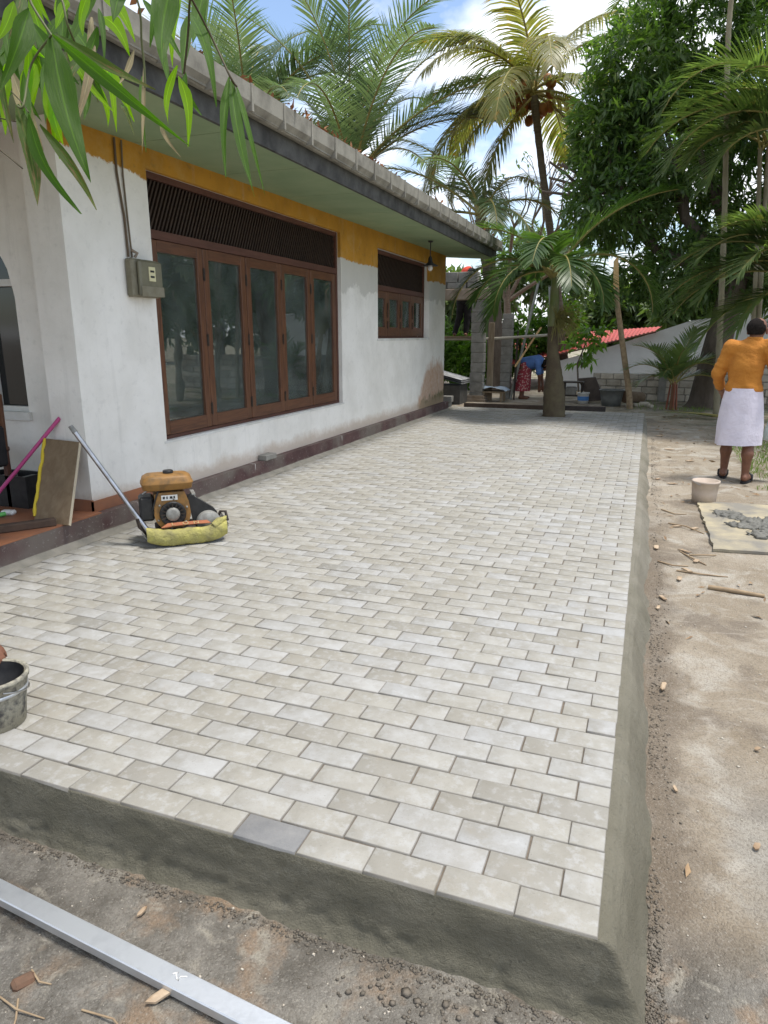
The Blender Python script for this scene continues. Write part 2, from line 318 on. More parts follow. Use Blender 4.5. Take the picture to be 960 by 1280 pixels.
def caneleaf(name, c1, c2, dry, trans, edge, tcol):
    m, t, b = mat(name)
    uv = N(t, 'ShaderNodeUVMap'); mp = N(t, 'ShaderNodeMapping'); mp.inputs['Scale'].default_value = (1.2, 16, 1); t.links.new(uv.outputs[0], mp.inputs[0])
    g = N(t, 'ShaderNodeObjectInfo'); ad = N(t, 'ShaderNodeVectorMath', operation='ADD'); sc = N(t, 'ShaderNodeVectorMath', operation='SCALE'); sc.inputs['Scale'].default_value = 37.0
    cb_ = N(t, 'ShaderNodeCombineXYZ'); t.links.new(g.outputs['Random'], cb_.inputs[0]); t.links.new(g.outputs['Random'], cb_.inputs[1]); t.links.new(cb_.outputs[0], sc.inputs[0])
    t.links.new(mp.outputs[0], ad.inputs[0]); t.links.new(sc.outputs[0], ad.inputs[1]); v = ad.outputs[0]
    col = mixc(t, ramp(t, noise(t, 2.4, 3, .6, v), .35, .65), c1, c2)
    col = mixc(t, mth(t, 'MULTIPLY', g.outputs['Random'], .35), col, tuple(x*.55 for x in c1))
    s_ = N(t, 'ShaderNodeSeparateXYZ'); t.links.new(uv.outputs[0], s_.inputs[0])
    rib = ramp(t, mth(t, 'ABSOLUTE', mth(t, 'SUBTRACT', s_.outputs[1], .5)), .015, .05, (1, 1, 1, 1), (0, 0, 0, 1))
    col = mixc(t, mth(t, 'MULTIPLY', rib, .35), col, tuple(min(1, x*2.2) for x in c2))
    m2 = N(t, 'ShaderNodeMapping'); m2.inputs['Scale'].default_value = (2.2, 3.4, 1); t.links.new(uv.outputs[0], m2.inputs[0])
    a2 = N(t, 'ShaderNodeVectorMath', operation='ADD'); t.links.new(m2.outputs[0], a2.inputs[0]); t.links.new(sc.outputs[0], a2.inputs[1])
    far = mth(t, 'ADD', noise(t, 1.6, 5, .65, a2.outputs[0]), mth(t, 'MULTIPLY', s_.outputs[0], .12))
    col = mixc(t, ramp(t, far, edge, edge+.06), col, dry)
    t.links.new(col, b.inputs['Base Color']); b.inputs['Roughness'].default_value = .5; b.inputs['Specular IOR Level'].default_value = .22
    bump(t, b, noise(t, 4.5, 2, .5, v), .35, .004)
    tr = N(t, 'ShaderNodeBsdfTranslucent'); t.links.new(mixc(t, 1.0, col, tcol, 'MULTIPLY'), tr.inputs[0])
    ms = N(t, 'ShaderNodeMixShader'); ms.inputs[0].default_value = trans; o = t.nodes['Material Output']
    t.links.new(b.outputs[0], ms.inputs[1]); t.links.new(tr.outputs[0], ms.inputs[2]); t.links.new(ms.outputs[0], o.inputs[0])
    return m
MT['leaf0'] = caneleaf('cane_leaf', (.034, .085, .005), (.062, .125, .008), (.20, .16, .06), .38, .74, (2.0, 2.6, .5))
MT['leaf1'] = caneleaf('cane_leaf_spotted', (.045, .085, .010), (.07, .105, .02), (.16, .11, .055), .36, .60, (1.9, 2.2, .5))
MT['leaf2'] = caneleaf('cane_leaf_backlit', (.13, .25, .010), (.18, .30, .016), (.25, .25, .05), .72, .78, (2.6, 3.0, .4))  # lit copy of the cane leaf, backlight put into its brighter green
MT['leaf3'] = caneleaf('cane_leaf_dry', (.24, .20, .12), (.32, .27, .16), (.30, .22, .13), .3, .6, (1.4, 1.3, .8))
MT['grass'] = leafmat('grass_blade', (.10, .17, .03), (.17, .22, .05), None, .3, .5, 3)
MT['skin'] = simple('brown_skin', (.19, .085, .05), .5, (.145, .064, .038), 18)
MT['hair'] = simple('dark_hair', (.010, .008, .007), .95, (.022, .018, .016), 60, spec=.1)
MT['orange'] = simple('orange_shirt', (.50, .20, .03), .85, (.41, .155, .022), 6, .8, 11, dist=.03)
MT['sarong'] = simple('white_sarong', (.72, .68, .76), .85, (.62, .58, .66), 5, .7, 9, dist=.03)
MT['blue'] = simple('blue_shirt', (.10, .20, .46), .85, (.075, .15, .36), 9)
MT['darkcloth'] = simple('dark_cloth', (.014, .014, .016), .9, (.025, .023, .024), 12)
MT['redcloth'] = simple('red_cloth', (.60, .07, .04), .8)
MT['pink'] = simple('pink_plastic', (.48, .07, .22), .4)
MT['redbr'] = simple('red_bristle', (.50, .03, .03), .6)
MT['green'] = simple('green_plastic', (.12, .42, .10), .35)
MT['dirtybucket'] = simple('mortar_caked_bucket', (.33, .31, .245), .85, (.085, .08, .075), 24, .8, 50, lo=.46, hi=.64)
MT['pinkbucket'] = simple('pale_bucket', (.52, .43, .36), .7, (.42, .35, .28), 9)
MT['yboard'] = simple('mixing_board', (.40, .345, .23), .85, (.21, .195, .165), 2.6, .6, 30, lo=.36, hi=.58)
MT['chip'] = simple('wood_chip', (.47, .37, .26), .8, (.28, .19, .115), 14)
MT['stickm'] = simple('dry_stick', (.24, .17, .105), .85, (.36, .27, .17), 15)
MT['clod'] = simple('mortar_clod', (.115, .10, .078), .9, (.17, .145, .115), 30, .6, 90)
MT['redroof'] = simple('red_roof_sheet', (.42, .06, .045), .7, (.33, .06, .045), 3)
MT['nbwall'] = simple('neighbour_plaster', (.74, .75, .77), .85, (.66, .67, .69), 3)
MT['stone'] = simple('wall_block', (.55, .50, .42), .9, (.42, .37, .30), 5, .5, 40)
MT['stonejoint'] = simple('wall_mortar', (.33, .31, .27), .95, (.26, .24, .21), 9)
MT['coconut'] = simple('king_coconut', (.34, .14, .035), .55, (.22, .10, .035), 8)
MT['tarp'] = simple('blue_tarp', (.20, .30, .42), .5, (.45, .5, .55), 10, .4, 30)
MT['tub'] = simple('grey_tub', (.11, .12, .115), .5, (.16, .165, .155), 10)
MT['meter'] = simple('meter_box', (.22, .205, .15), .5, (.17, .15, .10), 14)
MT['metercover'] = simple('meter_cover', (.19, .18, .125), .25, (.15, .14, .10), 9)
MT['cream'] = simple('cream_label', (.62, .58, .36), .6)
MT['flower'] = simple('palm_flower', (.24, .23, .07), .8, (.33, .29, .10), 20)
def skirt_material():
    m, t, b = mat('red_print_skirt')
    v = N(t, 'ShaderNodeTexVoronoi'); v.inputs['Scale'].default_value = 22
    g = N(t, 'ShaderNodeNewGeometry'); t.links.new(g.outputs['Position'], v.inputs['Vector'])
    c = mixc(t, ramp(t, v.outputs['Distance'], .32, .42), (.52, .30, .28), (.30, .035, .05))
    t.links.new(c, b.inputs['Base Color']); b.inputs['Roughness'].default_value = .85
    return m
MT['skirt'] = skirt_material()
MT['greymortar'] = simple('dry_grey_mortar', (.19, .18, .15), .9, (.27, .25, .21), 9, .5, 60)
MT['mossbark'] = simple('bottle_bark', (.085, .062, .042), .95, (.125, .105, .06), 4, .7, 30, dist=.02)
MT['litter'] = simple('dry_leaf_litter', (.30, .13, .05), .8, (.20, .10, .05), 30)
MT['print'] = simple('faded_print', (.46, .35, .17), .8, (.38, .22, .1), 30)
MT['litter2'] = simple('ground_litter', (.34, .235, .13), .85, (.20, .125, .07), 25)
# ------------------------------------------------------------------ geometry helpers
def tag(o, label, cat, group=None, kind=None):
    o['label'] = label; o['category'] = cat
    if group: o['group'] = group
    if kind: o['kind'] = kind
    return o
def thing(name, loc, label, cat, group=None, rz=0):
    o = bpy.data.objects.new(name, None); COL.objects.link(o); o.empty_display_size = .1
    o.location = loc; o.rotation_euler = (0, 0, rz)
    return tag(o, label, cat, group)
def adopt(o, parent):
    o.parent = parent
    if parent.type == 'EMPTY' or parent.parent is None:
        o.matrix_parent_inverse = parent.matrix_basis.inverted()
def vn(x, y, seed=0):
    """smooth value noise in 2D, numpy, 0..1"""
    x = np.asarray(x, float); y = np.asarray(y, float)
    xi = np.floor(x); yi = np.floor(y); fx = x-xi; fy = y-yi
    fx = fx*fx*(3-2*fx); fy = fy*fy*(3-2*fy)
    def h(a, b):
        v = np.sin(a*127.1+b*311.7+seed*74.7)*43758.5453
        return v-np.floor(v)
    return (h(xi, yi)*(1-fx)+h(xi+1, yi)*fx)*(1-fy)+(h(xi, yi+1)*(1-fx)+h(xi+1, yi+1)*fx)*fy
def fbm(x, y, seed=0, o=4):
    s = 0; a = .5
    for i in range(o):
        s = s+a*vn(np.asarray(x)*2**i, np.asarray(y)*2**i, seed+i*3); a *= .5
    return s
def mesh_np(name, V, F, m, parent=None, smooth=False):
    """V (n,3), F (m,k) all same k"""
    V = np.asarray(V, np.float32); F = np.asarray(F, np.int32); k = F.shape[1]
    me = bpy.data.meshes.new(name)
    me.vertices.add(len(V)); me.vertices.foreach_set('co', V.ravel())
    me.loops.add(F.size); me.loops.foreach_set('vertex_index', F.ravel())
    me.polygons.add(len(F)); me.polygons.foreach_set('loop_start', np.arange(0, F.size, k, dtype=np.int32))
    me.polygons.foreach_set('loop_total', np.full(len(F), k, np.int32))
    if smooth: me.polygons.foreach_set('use_smooth', np.ones(len(F), bool))
    me.materials.append(MT[m] if isinstance(m, str) else m)
    me.update(calc_edges=True); me.validate()
    o = bpy.data.objects.new(name, me); COL.objects.link(o)
    if parent: adopt(o, parent)
    return o
class MB:
    def __init__(s): s.v = []; s.f = []; s.sm = []
    def add(s, vs, fs, smooth=False):
        n = len(s.v); s.v += [tuple(p) for p in vs]; s.f += [tuple(i+n for i in f) for f in fs]; s.sm += [smooth]*len(fs); return s
    def box(s, x0, x1, y0, y1, z0, z1, M=None, bev=0):
        if bev:
            b = bev; xs = (x0, x0+b, x1-b, x1); ys = (y0, y0+b, y1-b, y1); zs = (z0, z0+b, z1-b, z1)
            vs = []; idx = {}
            for i in range(4):
                for j in range(4):
                    for k in range(4):
                        ed = (i in (0, 3))+(j in (0, 3))+(k in (0, 3))
                        if ed == 1: idx[i, j, k] = len(vs); vs.append((xs[i], ys[j], zs[k]))
            F = []
            q = lambda *a: F.append(tuple(idx[p] for p in a))
            q((0,1,1),(0,1,2),(0,2,2),(0,2,1)); q((3,1,1),(3,2,1),(3,2,2),(3,1,2))
            q((1,0,1),(2,0,1),(2,0,2),(1,0,2)); q((1,3,1),(1,3,2),(2,3,2),(2,3,1))
            q((1,1,0),(1,2,0),(2,2,0),(2,1,0)); q((1,1,3),(2,1,3),(2,2,3),(1,2,3))
            for i, a in ((0,1),(3,2)):
                for j, c in ((0,1),(3,2)):
                    q((i,c,1),(i,c,2),(a,j,2),(a,j,1)) if (i == 0) != (j == 0) else q((i,c,1),(a,j,1),(a,j,2),(i,c,2))
                    q((i,1,c),(i,2,c),(a,2,j),(a,1,j)) if (i == 0) == (j == 0) else q((i,1,c),(a,1,j),(a,2,j),(i,2,c))
                    q((1,i,c),(2,i,c),(2,a,j),(1,a,j)) if (i == 0) != (j == 0) else q((1,i,c),(1,a,j),(2,a,j),(2,i,c))
            for i, a in ((0,1),(3,2)):
                for j, c in ((0,1),(3,2)):
                    for k, e in ((0,1),(3,2)):
                        q((i,c,e),(a,j,e),(a,c,k))
        else:
            vs = [(x, y, z) for x in (x0, x1) for y in (y0, y1) for z in (z0, z1)]
            F = [(0,1,3,2),(4,6,7,5),(0,4,5,1),(2,3,7,6),(0,2,6,4),(1,5,7,3)]
        if M is not None: vs = [tuple(M @ Vector(p)) for p in vs]
        return s.add(vs, F)
    def tube(s, path, rad, n=8, cap=True, smooth=True, squash=None):
        P = [Vector(p) for p in path]; m = len(P)
        rad = list(rad) if hasattr(rad, '__len__') else [rad]*m
        up = Vector((0, 0, 1)); rings = []; prev = None
        for i, p in enumerate(P):
            t = (P[min(i+1, m-1)]-P[max(i-1, 0)])
            if t.length < 1e-9: t = up.copy()
            t.normalize()
            if prev is None:
                a = t.cross(up) if abs(t.z) < .95 else t.cross(Vector((0, 1, 0)))
            else: a = prev-t*prev.dot(t)
            a.normalize(); b = t.cross(a); prev = a
            rings.append([p+(a*math.cos(2*math.pi*k/n)+b*math.sin(2*math.pi*k/n))*rad[i] for k in range(n)])
        vs = [v for r in rings for v in r]; F = []
        for i in range(m-1):
            for k in range(n):
                F.append((i*n+k, i*n+(k+1) % n, (i+1)*n+(k+1) % n, (i+1)*n+k))
        s.add(vs, F, smooth)
        if cap: 
            s.add(rings[0], [tuple(range(n))[::-1]]); s.add(rings[-1], [tuple(range(n))])
        return s
    def lathe(s, prof, c, n=24, M=None, smooth=True):
        vs = []; F = []
        for r, z in prof:
            for k in range(n):
                a = 2*math.pi*k/n; vs.append(Vector((r*math.cos(a), r*math.sin(a), z)))
        if M is not None: vs = [M @ v for v in vs]
        vs = [v+Vector(c) for v in vs]
        for i in range(len(prof)-1):
            for k in range(n): F.append((i*n+k, i*n+(k+1) % n, (i+1)*n+(k+1) % n, (i+1)*n+k))
        return s.add(vs, F, smooth)
    def prism(s, poly, off):
        """poly: list of 3D points, extruded by off"""
        n = len(poly); o = Vector(off); A = [Vector(p) for p in poly]; B = [p+o for p in A]
        s.add(A+B, [tuple(range(n)), tuple(range(2*n-1, n-1, -1))]+[(i, n+i, n+(i+1) % n, (i+1) % n) for i in range(n)]); return s
    def build(s, name, m, parent=None):
        me = bpy.data.meshes.new(name); me.from_pydata(s.v, [], s.f)
        me.polygons.foreach_set('use_smooth', s.sm); me.materials.append(MT[m] if isinstance(m, str) else m); me.update()
        bm_fix(me)
        o = bpy.data.objects.new(name, me); COL.objects.link(o)
        if parent: adopt(o, parent)
        return o
import bmesh
def bm_fix(me):
    b = bmesh.new(); b.from_mesh(me); bmesh.ops.recalc_face_normals(b, faces=b.faces); b.to_mesh(me); b.free()
def box_o(name, m, parent, *a, **k): return MB().box(*a, **k).build(name, m, parent)
def xf(loc, rz=0, rx=0, ry=0): return Matrix.Translation(loc) @ Matrix.Rotation(rz, 4, 'Z') @ Matrix.Rotation(ry, 4, 'Y') @ Matrix.Rotation(rx, 4, 'X')
def copy_tree(o, parent=None):
    c = o.copy(); COL.objects.link(c); c.parent = parent
    for ch in [x for x in bpy.data.objects if x.parent == o]: copy_tree(ch, c)
    return c

# ---- signed-distance figures: one continuous surface from tapered limbs
def surface_nets(D, org, h):
    S = D < 0; nx, ny, nz = D.shape
    acc = np.zeros((nx-1, ny-1, nz-1, 3)); cnt = np.zeros((nx-1, ny-1, nz-1))
    for ax in range(3):
        oth = [a for a in range(3) if a != ax]
        for da in (0, 1):
            for db in (0, 1):
                o0 = [0, 0, 0]; o0[oth[0]] = da; o0[oth[1]] = db; o1 = list(o0); o1[ax] = 1
                s0 = tuple(slice(o0[i], D.shape[i]-1+o0[i]) for i in range(3)); s1 = tuple(slice(o1[i], D.shape[i]-1+o1[i]) for i in range(3))
                d0 = D[s0]; d1 = D[s1]; cr = (d0 < 0) != (d1 < 0)
                t = np.where(cr, d0/np.where(cr, d0-d1, 1), 0)
                p = np.zeros(acc.shape); p[..., oth[0]] = da; p[..., oth[1]] = db; p[..., ax] = t
                acc += p*cr[..., None]; cnt += cr
    act = cnt > 0; idx = np.full(cnt.shape, -1, np.int64); idx[act] = np.arange(act.sum())
    ii = np.argwhere(act); V = (ii+acc[act]/cnt[act][:, None])*h+np.array(org)
    F = []
    for ax in range(3):
        a, b = [(1, 2), (2, 0), (0, 1)][ax]
        s0 = [slice(1, n-1) for n in D.shape]; s1 = list(s0)
        s0[ax] = slice(0, D.shape[ax]-1); s1[ax] = slice(1, D.shape[ax])
        A = S[tuple(s0)]; B = S[tuple(s1)]
        e = np.argwhere(A != B)
        if not len(e): continue
        fl = A[tuple(e.T)]
        c = e.copy(); c[:, a] += 1; c[:, b] += 1
        def cell(da, db):
            q = c.copy(); q[:, a] += da; q[:, b] += db; return idx[tuple(q.T)]
        Q = np.stack([cell(-1, -1), cell(0, -1), cell(0, 0), cell(-1, 0)], 1)
        Q[~fl] = Q[~fl][:, ::-1]; F.append(Q)
    return V, np.concatenate(F)
def figure(name, prims, m, parent, vox=.011, k=.03, cuts=(), wrinkle=0, wseed=0, wsc=(18, 9), at=(0, 0, 0), rz=0, iso=False):
    """prims: ('c',a,b,ra,rb) tapered capsule or ('e',centre,(rx,ry,rz)) ellipsoid; cuts: (point, normal) keep the side against the normal"""
    lo = np.array([1e9]*3); hi = -lo
    for p in prims:
        if p[0] == 'c': pts = [(np.array(p[1]), p[3]), (np.array(p[2]), p[4])]
        else: pts = [(np.array(p[1]), max(p[2]))]
        for c, r in pts: lo = np.minimum(lo, c-r); hi = np.maximum(hi, c+r)
    lo -= 3*vox+.01; hi += 3*vox+.01; n = np.ceil((hi-lo)/vox).astype(int)+1
    g = np.stack(np.meshgrid(*[lo[i]+vox*np.arange(n[i]) for i in range(3)], indexing='ij'), -1)
    D = None
    for p in prims:
        if p[0] == 'c':
            a = np.array(p[1], float); b = np.array(p[2], float); ba = b-a
            t = np.clip(((g-a)@ba)/(ba@ba+1e-12), 0, 1)
            d = np.linalg.norm(g-a-t[..., None]*ba, axis=-1)-(p[3]+(p[4]-p[3])*t)
        else:
            r = np.array(p[2], float); q = (g-np.array(p[1]))/r; l = np.linalg.norm(q, axis=-1); l2 = np.linalg.norm(q/r, axis=-1)
            d = l*(l-1)/(l2+1e-9)
        kk = p[-1] if isinstance(p[-1], str) else None
        kv = .006 if kk == 'f' else k
        if D is None: D = d
        else:
            hh = np.clip(.5+.5*(D-d)/kv, 0, 1); D = D*(1-hh)+d*hh-kv*hh*(1-hh)
    if wrinkle:
        w = fbm(g[..., 0]*wsc[0]+g[..., 1]*wsc[0]*.7, g[..., 2]*wsc[1]+g[..., 0]*4, wseed, 3)-.5 if not iso else fbm(g[..., 0]*wsc[0]+g[..., 2]*9, g[..., 1]*wsc[1], wseed, 4)-.47
        D = D+w*wrinkle
    for c, nn in cuts:
        nn = np.array(nn, float); nn /= np.linalg.norm(nn); D = np.maximum(D, (g-np.array(c))@nn)
    V, F = surface_nets(D, lo, vox)
    cz, sz = math.cos(rz), math.sin(rz)
    W = np.stack([V[:, 0]*cz-V[:, 1]*sz+at[0], V[:, 0]*sz+V[:, 1]*cz+at[1], V[:, 2]+at[2]], 1)
    return mesh_np(name, W, F, m, parent, True)

# ---- leaves
def leaf_cloud(name, base, dirs, ln, wd, m, parent, up=None):
    """folded pointed leaves: four triangles each"""
    n = len(base); d = dirs/np.linalg.norm(dirs, axis=1)[:, None]
    ref = np.tile([0, 0, 1.], (n, 1)) if up is None else up
    ref = ref+nrng.normal(0, .5, (n, 3))
    s = np.cross(d, ref); s /= np.linalg.norm(s, axis=1)[:, None]+1e-9; nn = np.cross(s, d)
    ln = np.asarray(ln)[:, None]; wd = np.asarray(wd)[:, None]
    mid = base+d*ln*.45
    V = np.stack([base, mid+s*wd*.5+nn*wd*.18, mid-s*wd*.5+nn*wd*.18, base+d*ln-nn*ln*.08, mid], 1).reshape(-1, 3)
    o = np.arange(n)[:, None]*5
    F = np.concatenate([o+np.array(q) for q in ((0, 4, 1), (4, 3, 1), (0, 2, 4), (4, 2, 3))])
    return mesh_np(name, V, F, m, parent)
def crown(name, lobes, per, m, parent, ln=.2, wd=.055, leaves=12, droop=.5, seed=1, hollow=.55):
    """leaf whorls spread through ellipsoid lobes (centre, radii, weight)"""
    r = np.random.default_rng(seed); B = []; Dd = []
    for c, rad, wt in lobes:
        k = int(per*wt); u = r.normal(size=(k, 3)); u /= np.linalg.norm(u, axis=1)[:, None]
        q = hollow+(1-hollow)*r.random(k)**.7
        # lumpy surface: drop whorls where a coarse noise is low
        tone = vn(u[:, 0]*3+c[0]*5, u[:, 1]*3+u[:, 2]*3.3, seed)
        q = q*(.78+.34*tone)
        cen = np.array(c)+u*q[:, None]*np.array(rad)
        for j in range(leaves):
            dd = u*.7+r.normal(0, .75, (k, 3)); dd[:, 2] -= droop
            B.append(cen+r.normal(0, .05, (k, 3))); Dd.append(dd)
    B = np.concatenate(B); Dd = np.concatenate(Dd); n = len(B)
    return leaf_cloud(name, B, Dd, ln*(.6+.7*r.random(n)), wd*(.7+.5*r.random(n)), m, parent)
def frond(parent, base, az, e0, e1, L, leaf, n, wid, m, droop=.5, vee=.25, fwd=.55, roll=0, rs=None, rachis=.03, start=.14, rag=.0, power=1.3, stalk='rachis'):
    """a pinnate palm frond: curved stalk and two rows of folded leaflets, one mesh (plus its stalk)"""
    r = rs or rng; seg = 16; base = Vector(base); pts = [base.copy()]; tans = []
    p = base.copy()
    for i in range(seg):
        t = (i+.5)/seg; e = e0+(e1-e0)*t**power; a = az+roll*t*.35
        d = Vector((math.cos(a)*math.cos(e), math.sin(a)*math.cos(e), math.sin(e)))
        p = p+d*(L/seg); pts.append(p.copy()); tans.append(d)
    side0 = Vector((-math.sin(az), math.cos(az), 0)); V = []; F = []
    for i in range(n):
        t = start+(1-start)*(i+.5)/n
        x = t*seg; k = min(int(x), seg-1); q = pts[k].lerp(pts[k+1], x-k); tn = tans[k]
        nm = tn.cross(side0) if False else side0.cross(tn); nm = -nm if nm.z < 0 and e0 > -.2 else nm
        for sgn in (-1, 1):
            if rag and r.random() < rag: continue
            prof = math.sin(math.pi*min(1, .12+.88*((t-start)/(1-start))**.8))**.6
            l = leaf*(.28+.72*prof)*(.85+.3*r.random())
            cr, sr = math.cos(roll), math.sin(roll)
            sd = side0*cr+nm*sr; n2 = nm*cr-side0*sr
            d = (sd*sgn*(1-.25*t)+tn*(fwd+.55*t**2)+n2*vee+Vector((r.uniform(-.1, .1), r.uniform(-.1, .1), r.uniform(-.1, .1)))).normalized()
            c = q.copy(); prevw = None; o = len(V); w = wid*(.8+.4*r.random())
            ns = 4
            for j in range(ns+1):
                u = j/ns
                ww = w*(.55+.45*math.sin(math.pi*min(u*1.3, .5)))*(1-u**2.2)+.0015
                wv = d.cross(n2); 
                if wv.length < 1e-4: wv = tn.copy()
                wv.normalize(); 
                V.append(c+wv*ww*.5); V.append(c-wv*ww*.5)
                c = c+d*(l/ns); d = (d+Vector((0, 0, -droop*(.35+.65*u)*.5))).normalized()
            for j in range(ns): F.append((o+2*j, o+2*j+1, o+2*j+3, o+2*j+2))
    me = mesh_np('frond', np.array([tuple(v) for v in V]), np.array(F), m, parent)
    st = MB().tube(pts, [rachis*(1-.85*i/seg)+.003 for i in range(seg+1)], 6).build('stalk', stalk, me)
    return me
def trunk_tube(pts, rad, sub=6, ring=0.0, rs=None):
    """catmull-rom path through pts with ring ridges"""
    P = [Vector(p) for p in pts]; out_p = []; out_r = []; m = len(P)
    for i in range(m-1):
        a = P[max(i-1, 0)]; b = P[i]; c = P[i+1]; d = P[min(i+2, m-1)]
        for j in range(sub):
            t = j/sub
            out_p.append(.5*((2*b)+(c-a)*t+(2*a-5*b+4*c-d)*t*t+(3*b-a-3*c+d)*t**3))
            rr = rad[i]+(rad[i+1]-rad[i])*t; out_r.append(rr*(1+(ring if (len(out_p) % 2) else -ring)))
    out_p.append(P[-1]); out_r.append(rad[-1])
    return out_p, out_r
def branchy(mb, p, d, l, r, depth, rs, spread=.6, up=.15, tips=None, taper=.62):
    q = p+d*l*.5+Vector((rs.uniform(-.06, .06), rs.uniform(-.06, .06), rs.uniform(-.03, .06)))*l; e = p+d*l
    mb.tube([p, q, e], [r, r*.85, r*.7], 6 if depth > 1 else 5, cap=depth == 0)
    if depth == 0:
        if tips is not None: tips.append(e)
        return
    for i in range(rs.choice((2, 3)) if depth > 1 else 2):
        v = Vector((rs.gauss(0, 1), rs.gauss(0, 1), rs.gauss(0, 1))); v = (v-d*v.dot(d)).normalized()
        nd = (d+v*spread*rs.uniform(.6, 1.2)+Vector((0, 0, up))).normalized()
        branchy(mb, e-d*l*.02, nd, l*rs.uniform(.62, .85), r*taper, depth-1, rs, spread, up, tips, taper)
# ------------------------------------------------------------------ ground
def gz0(x, y):
    x = np.asarray(x, float); y = np.asarray(y, float)
    return np.where(y < 0, -.2, np.where(y < 13, -.2+.2*y/13., 0.0))
def gz(x, y):
    z = gz0(x, y)
    x = np.asarray(x, float); y = np.asarray(y, float)
    near = np.exp(-((x-.2)**2+(y-.5)**2)/60.)
    z = z+(fbm(x*1.3+3, y*1.3, 5, 5)-.47)*.05*near+(vn(x*14, y*14, 9)-.5)*.008*near+(vn(x*33, y*33, 2)-.5)*.004*near
    # dirt banked against the haunch
    return z
def GZ(x, y): return float(gz(x, y))
def spaced(lo, hi, fine0, fine1, d, grow=1.18):
    a = list(np.arange(fine0, fine1+1e-6, d)); s = d
    while a[-1] < hi: s *= grow; a.append(a[-1]+s)
    s = d
    while a[0] > lo: s *= grow; a.insert(0, a[0]-s)
    return np.array(a)
gx = spaced(-400, 400, -2.4, 1.7, .024); gy = spaced(-400, 600, -.9, 2.6, .024)
GX, GY = np.meshgrid(gx, gy, indexing='ij'); H = gz(GX, GY)
nxg, nyg = GX.shape
I = np.arange(nxg*nyg).reshape(nxg, nyg)
Fg = np.stack([I[:-1, :-1], I[1:, :-1], I[1:, 1:], I[:-1, 1:]], -1).reshape(-1, 4)
ground = mesh_np('ground', np.stack([GX, GY, H], -1).reshape(-1, 3), Fg, 'ground', None, True)
tag(ground, 'bare brown building-site dirt around the new patio', 'ground', kind='structure')

# ------------------------------------------------------------------ patio
PX0, PY1 = -3.70, 12.69
patio = MB().box(PX0-.02, -.004, .004, PY1, -.26, -.0075).build('patio', 'sand')
tag(patio, 'long raised patio of pale grey concrete pavers beside the house', 'patio', kind='structure')
pw, ph, ch, dep = PB-.0032, PA-.0032, .0024, .055
def paver_verts(w, h):
    a, b = w/2, h/2; c = ch
    return np.array([(-a+c, -b+c, 0), (a-c, -b+c, 0), (a-c, b-c, 0), (-a+c, b-c, 0),
                     (-a, -b, -c*.8), (a, -b, -c*.8), (a, b, -c*.8), (-a, b, -c*.8),
                     (-a, -b, -dep), (a, -b, -dep), (a, b, -dep), (-a, b, -dep)])
PF = np.array([(0, 1, 2, 3), (4, 5, 1, 0), (5, 6, 2, 1), (6, 7, 3, 2), (7, 4, 0, 3), (8, 9, 5, 4), (9, 10, 6, 5), (10, 11, 7, 6), (11, 8, 4, 7)])
cells = []
for r_ in range(int(PY1/PA)):
    yc = (r_+.5)*PA; off = .5 if r_ % 2 else 0.0; c_ = 0
    # row 0 starts with a full paver at the right edge, row 1 with a half one
    edges = [0.0]; x = 0.0
    x -= PB*(.5 if r_ % 2 else 1.0)
    while x > PX0+.03: edges.append(x); x -= PB
    edges.append(PX0+.035)
    for x1, x0 in zip(edges[:-1], edges[1:]):
        if x1-x0 < .03: continue
        xc = (x0+x1)/2
        if -1.86 < xc < -1.28 and 11.4 < yc < 11.94: continue
        cells.append((xc, yc, x1-x0-.0032))
fwd = Vector((math.sin(YAW)*math.cos(PITCH), math.cos(YAW)*math.cos(PITCH), math.sin(PITCH)))
rgt = Vector((math.cos(YAW), -math.sin(YAW), 0)); upv = rgt.cross(fwd)
def seen(x, y, z=0, pad=.02):
    d = Vector((x, y, z))-CAM; w = d.dot(fwd)
    if w < .1: return False
    return abs(d.dot(rgt)/w) < 480/864.15+pad and abs(d.dot(upv)/w) < 640/864.15+pad
near = sorted((c for c in cells if seen(c[0], c[1])), key=lambda c: (Vector((c[0], c[1], 0))-CAM).length)[:300]
nset = set(near); pav_me = {}
rp = random.Random(3)
Vs = []; Fs = []; cnt_ = 0
for c in cells:
    xc, yc, w = c
    dz = rp.gauss(0, .0014); ax = rp.gauss(0, .009); ay = rp.gauss(0, .004); rz_ = rp.gauss(0, .006); jx = rp.gauss(0, .0012); jy = rp.gauss(0, .001)
    if c in nset:
        key = round(w, 3)
        if key not in pav_me:
            o = mesh_np('paver', paver_verts(w, ph), PF, 'paver', patio); pav_me[key] = o.data
        else:
            o = bpy.data.objects.new('paver', pav_me[key]); COL.objects.link(o); adopt(o, patio)
        if yc < PA and abs(xc+4.5*PB) < .05:
            o.data = o.data.copy(); o.data.materials[0] = simple('dark_paver', (.165, .165, .165), .8, (.215, .212, .205), 12, .3, 120); o['label'] = 'dark grey paver'
        o.location = (xc+jx, yc+jy, dz); o.rotation_euler = (ax, ay, rz_)
    else:
        Vv = paver_verts(w, ph); Vv = Vv+np.stack([0*Vv[:, 0], 0*Vv[:, 0], Vv[:, 1]*ax-Vv[:, 0]*ay+dz], 1)
        Vs.append(Vv+np.array([xc+jx, yc+jy, 0])); Fs.append(PF+cnt_*12); cnt_ += 1
o = mesh_np('paver_field', np.concatenate(Vs), np.concatenate(Fs), 'paver', patio); o['kind'] = 'stuff'
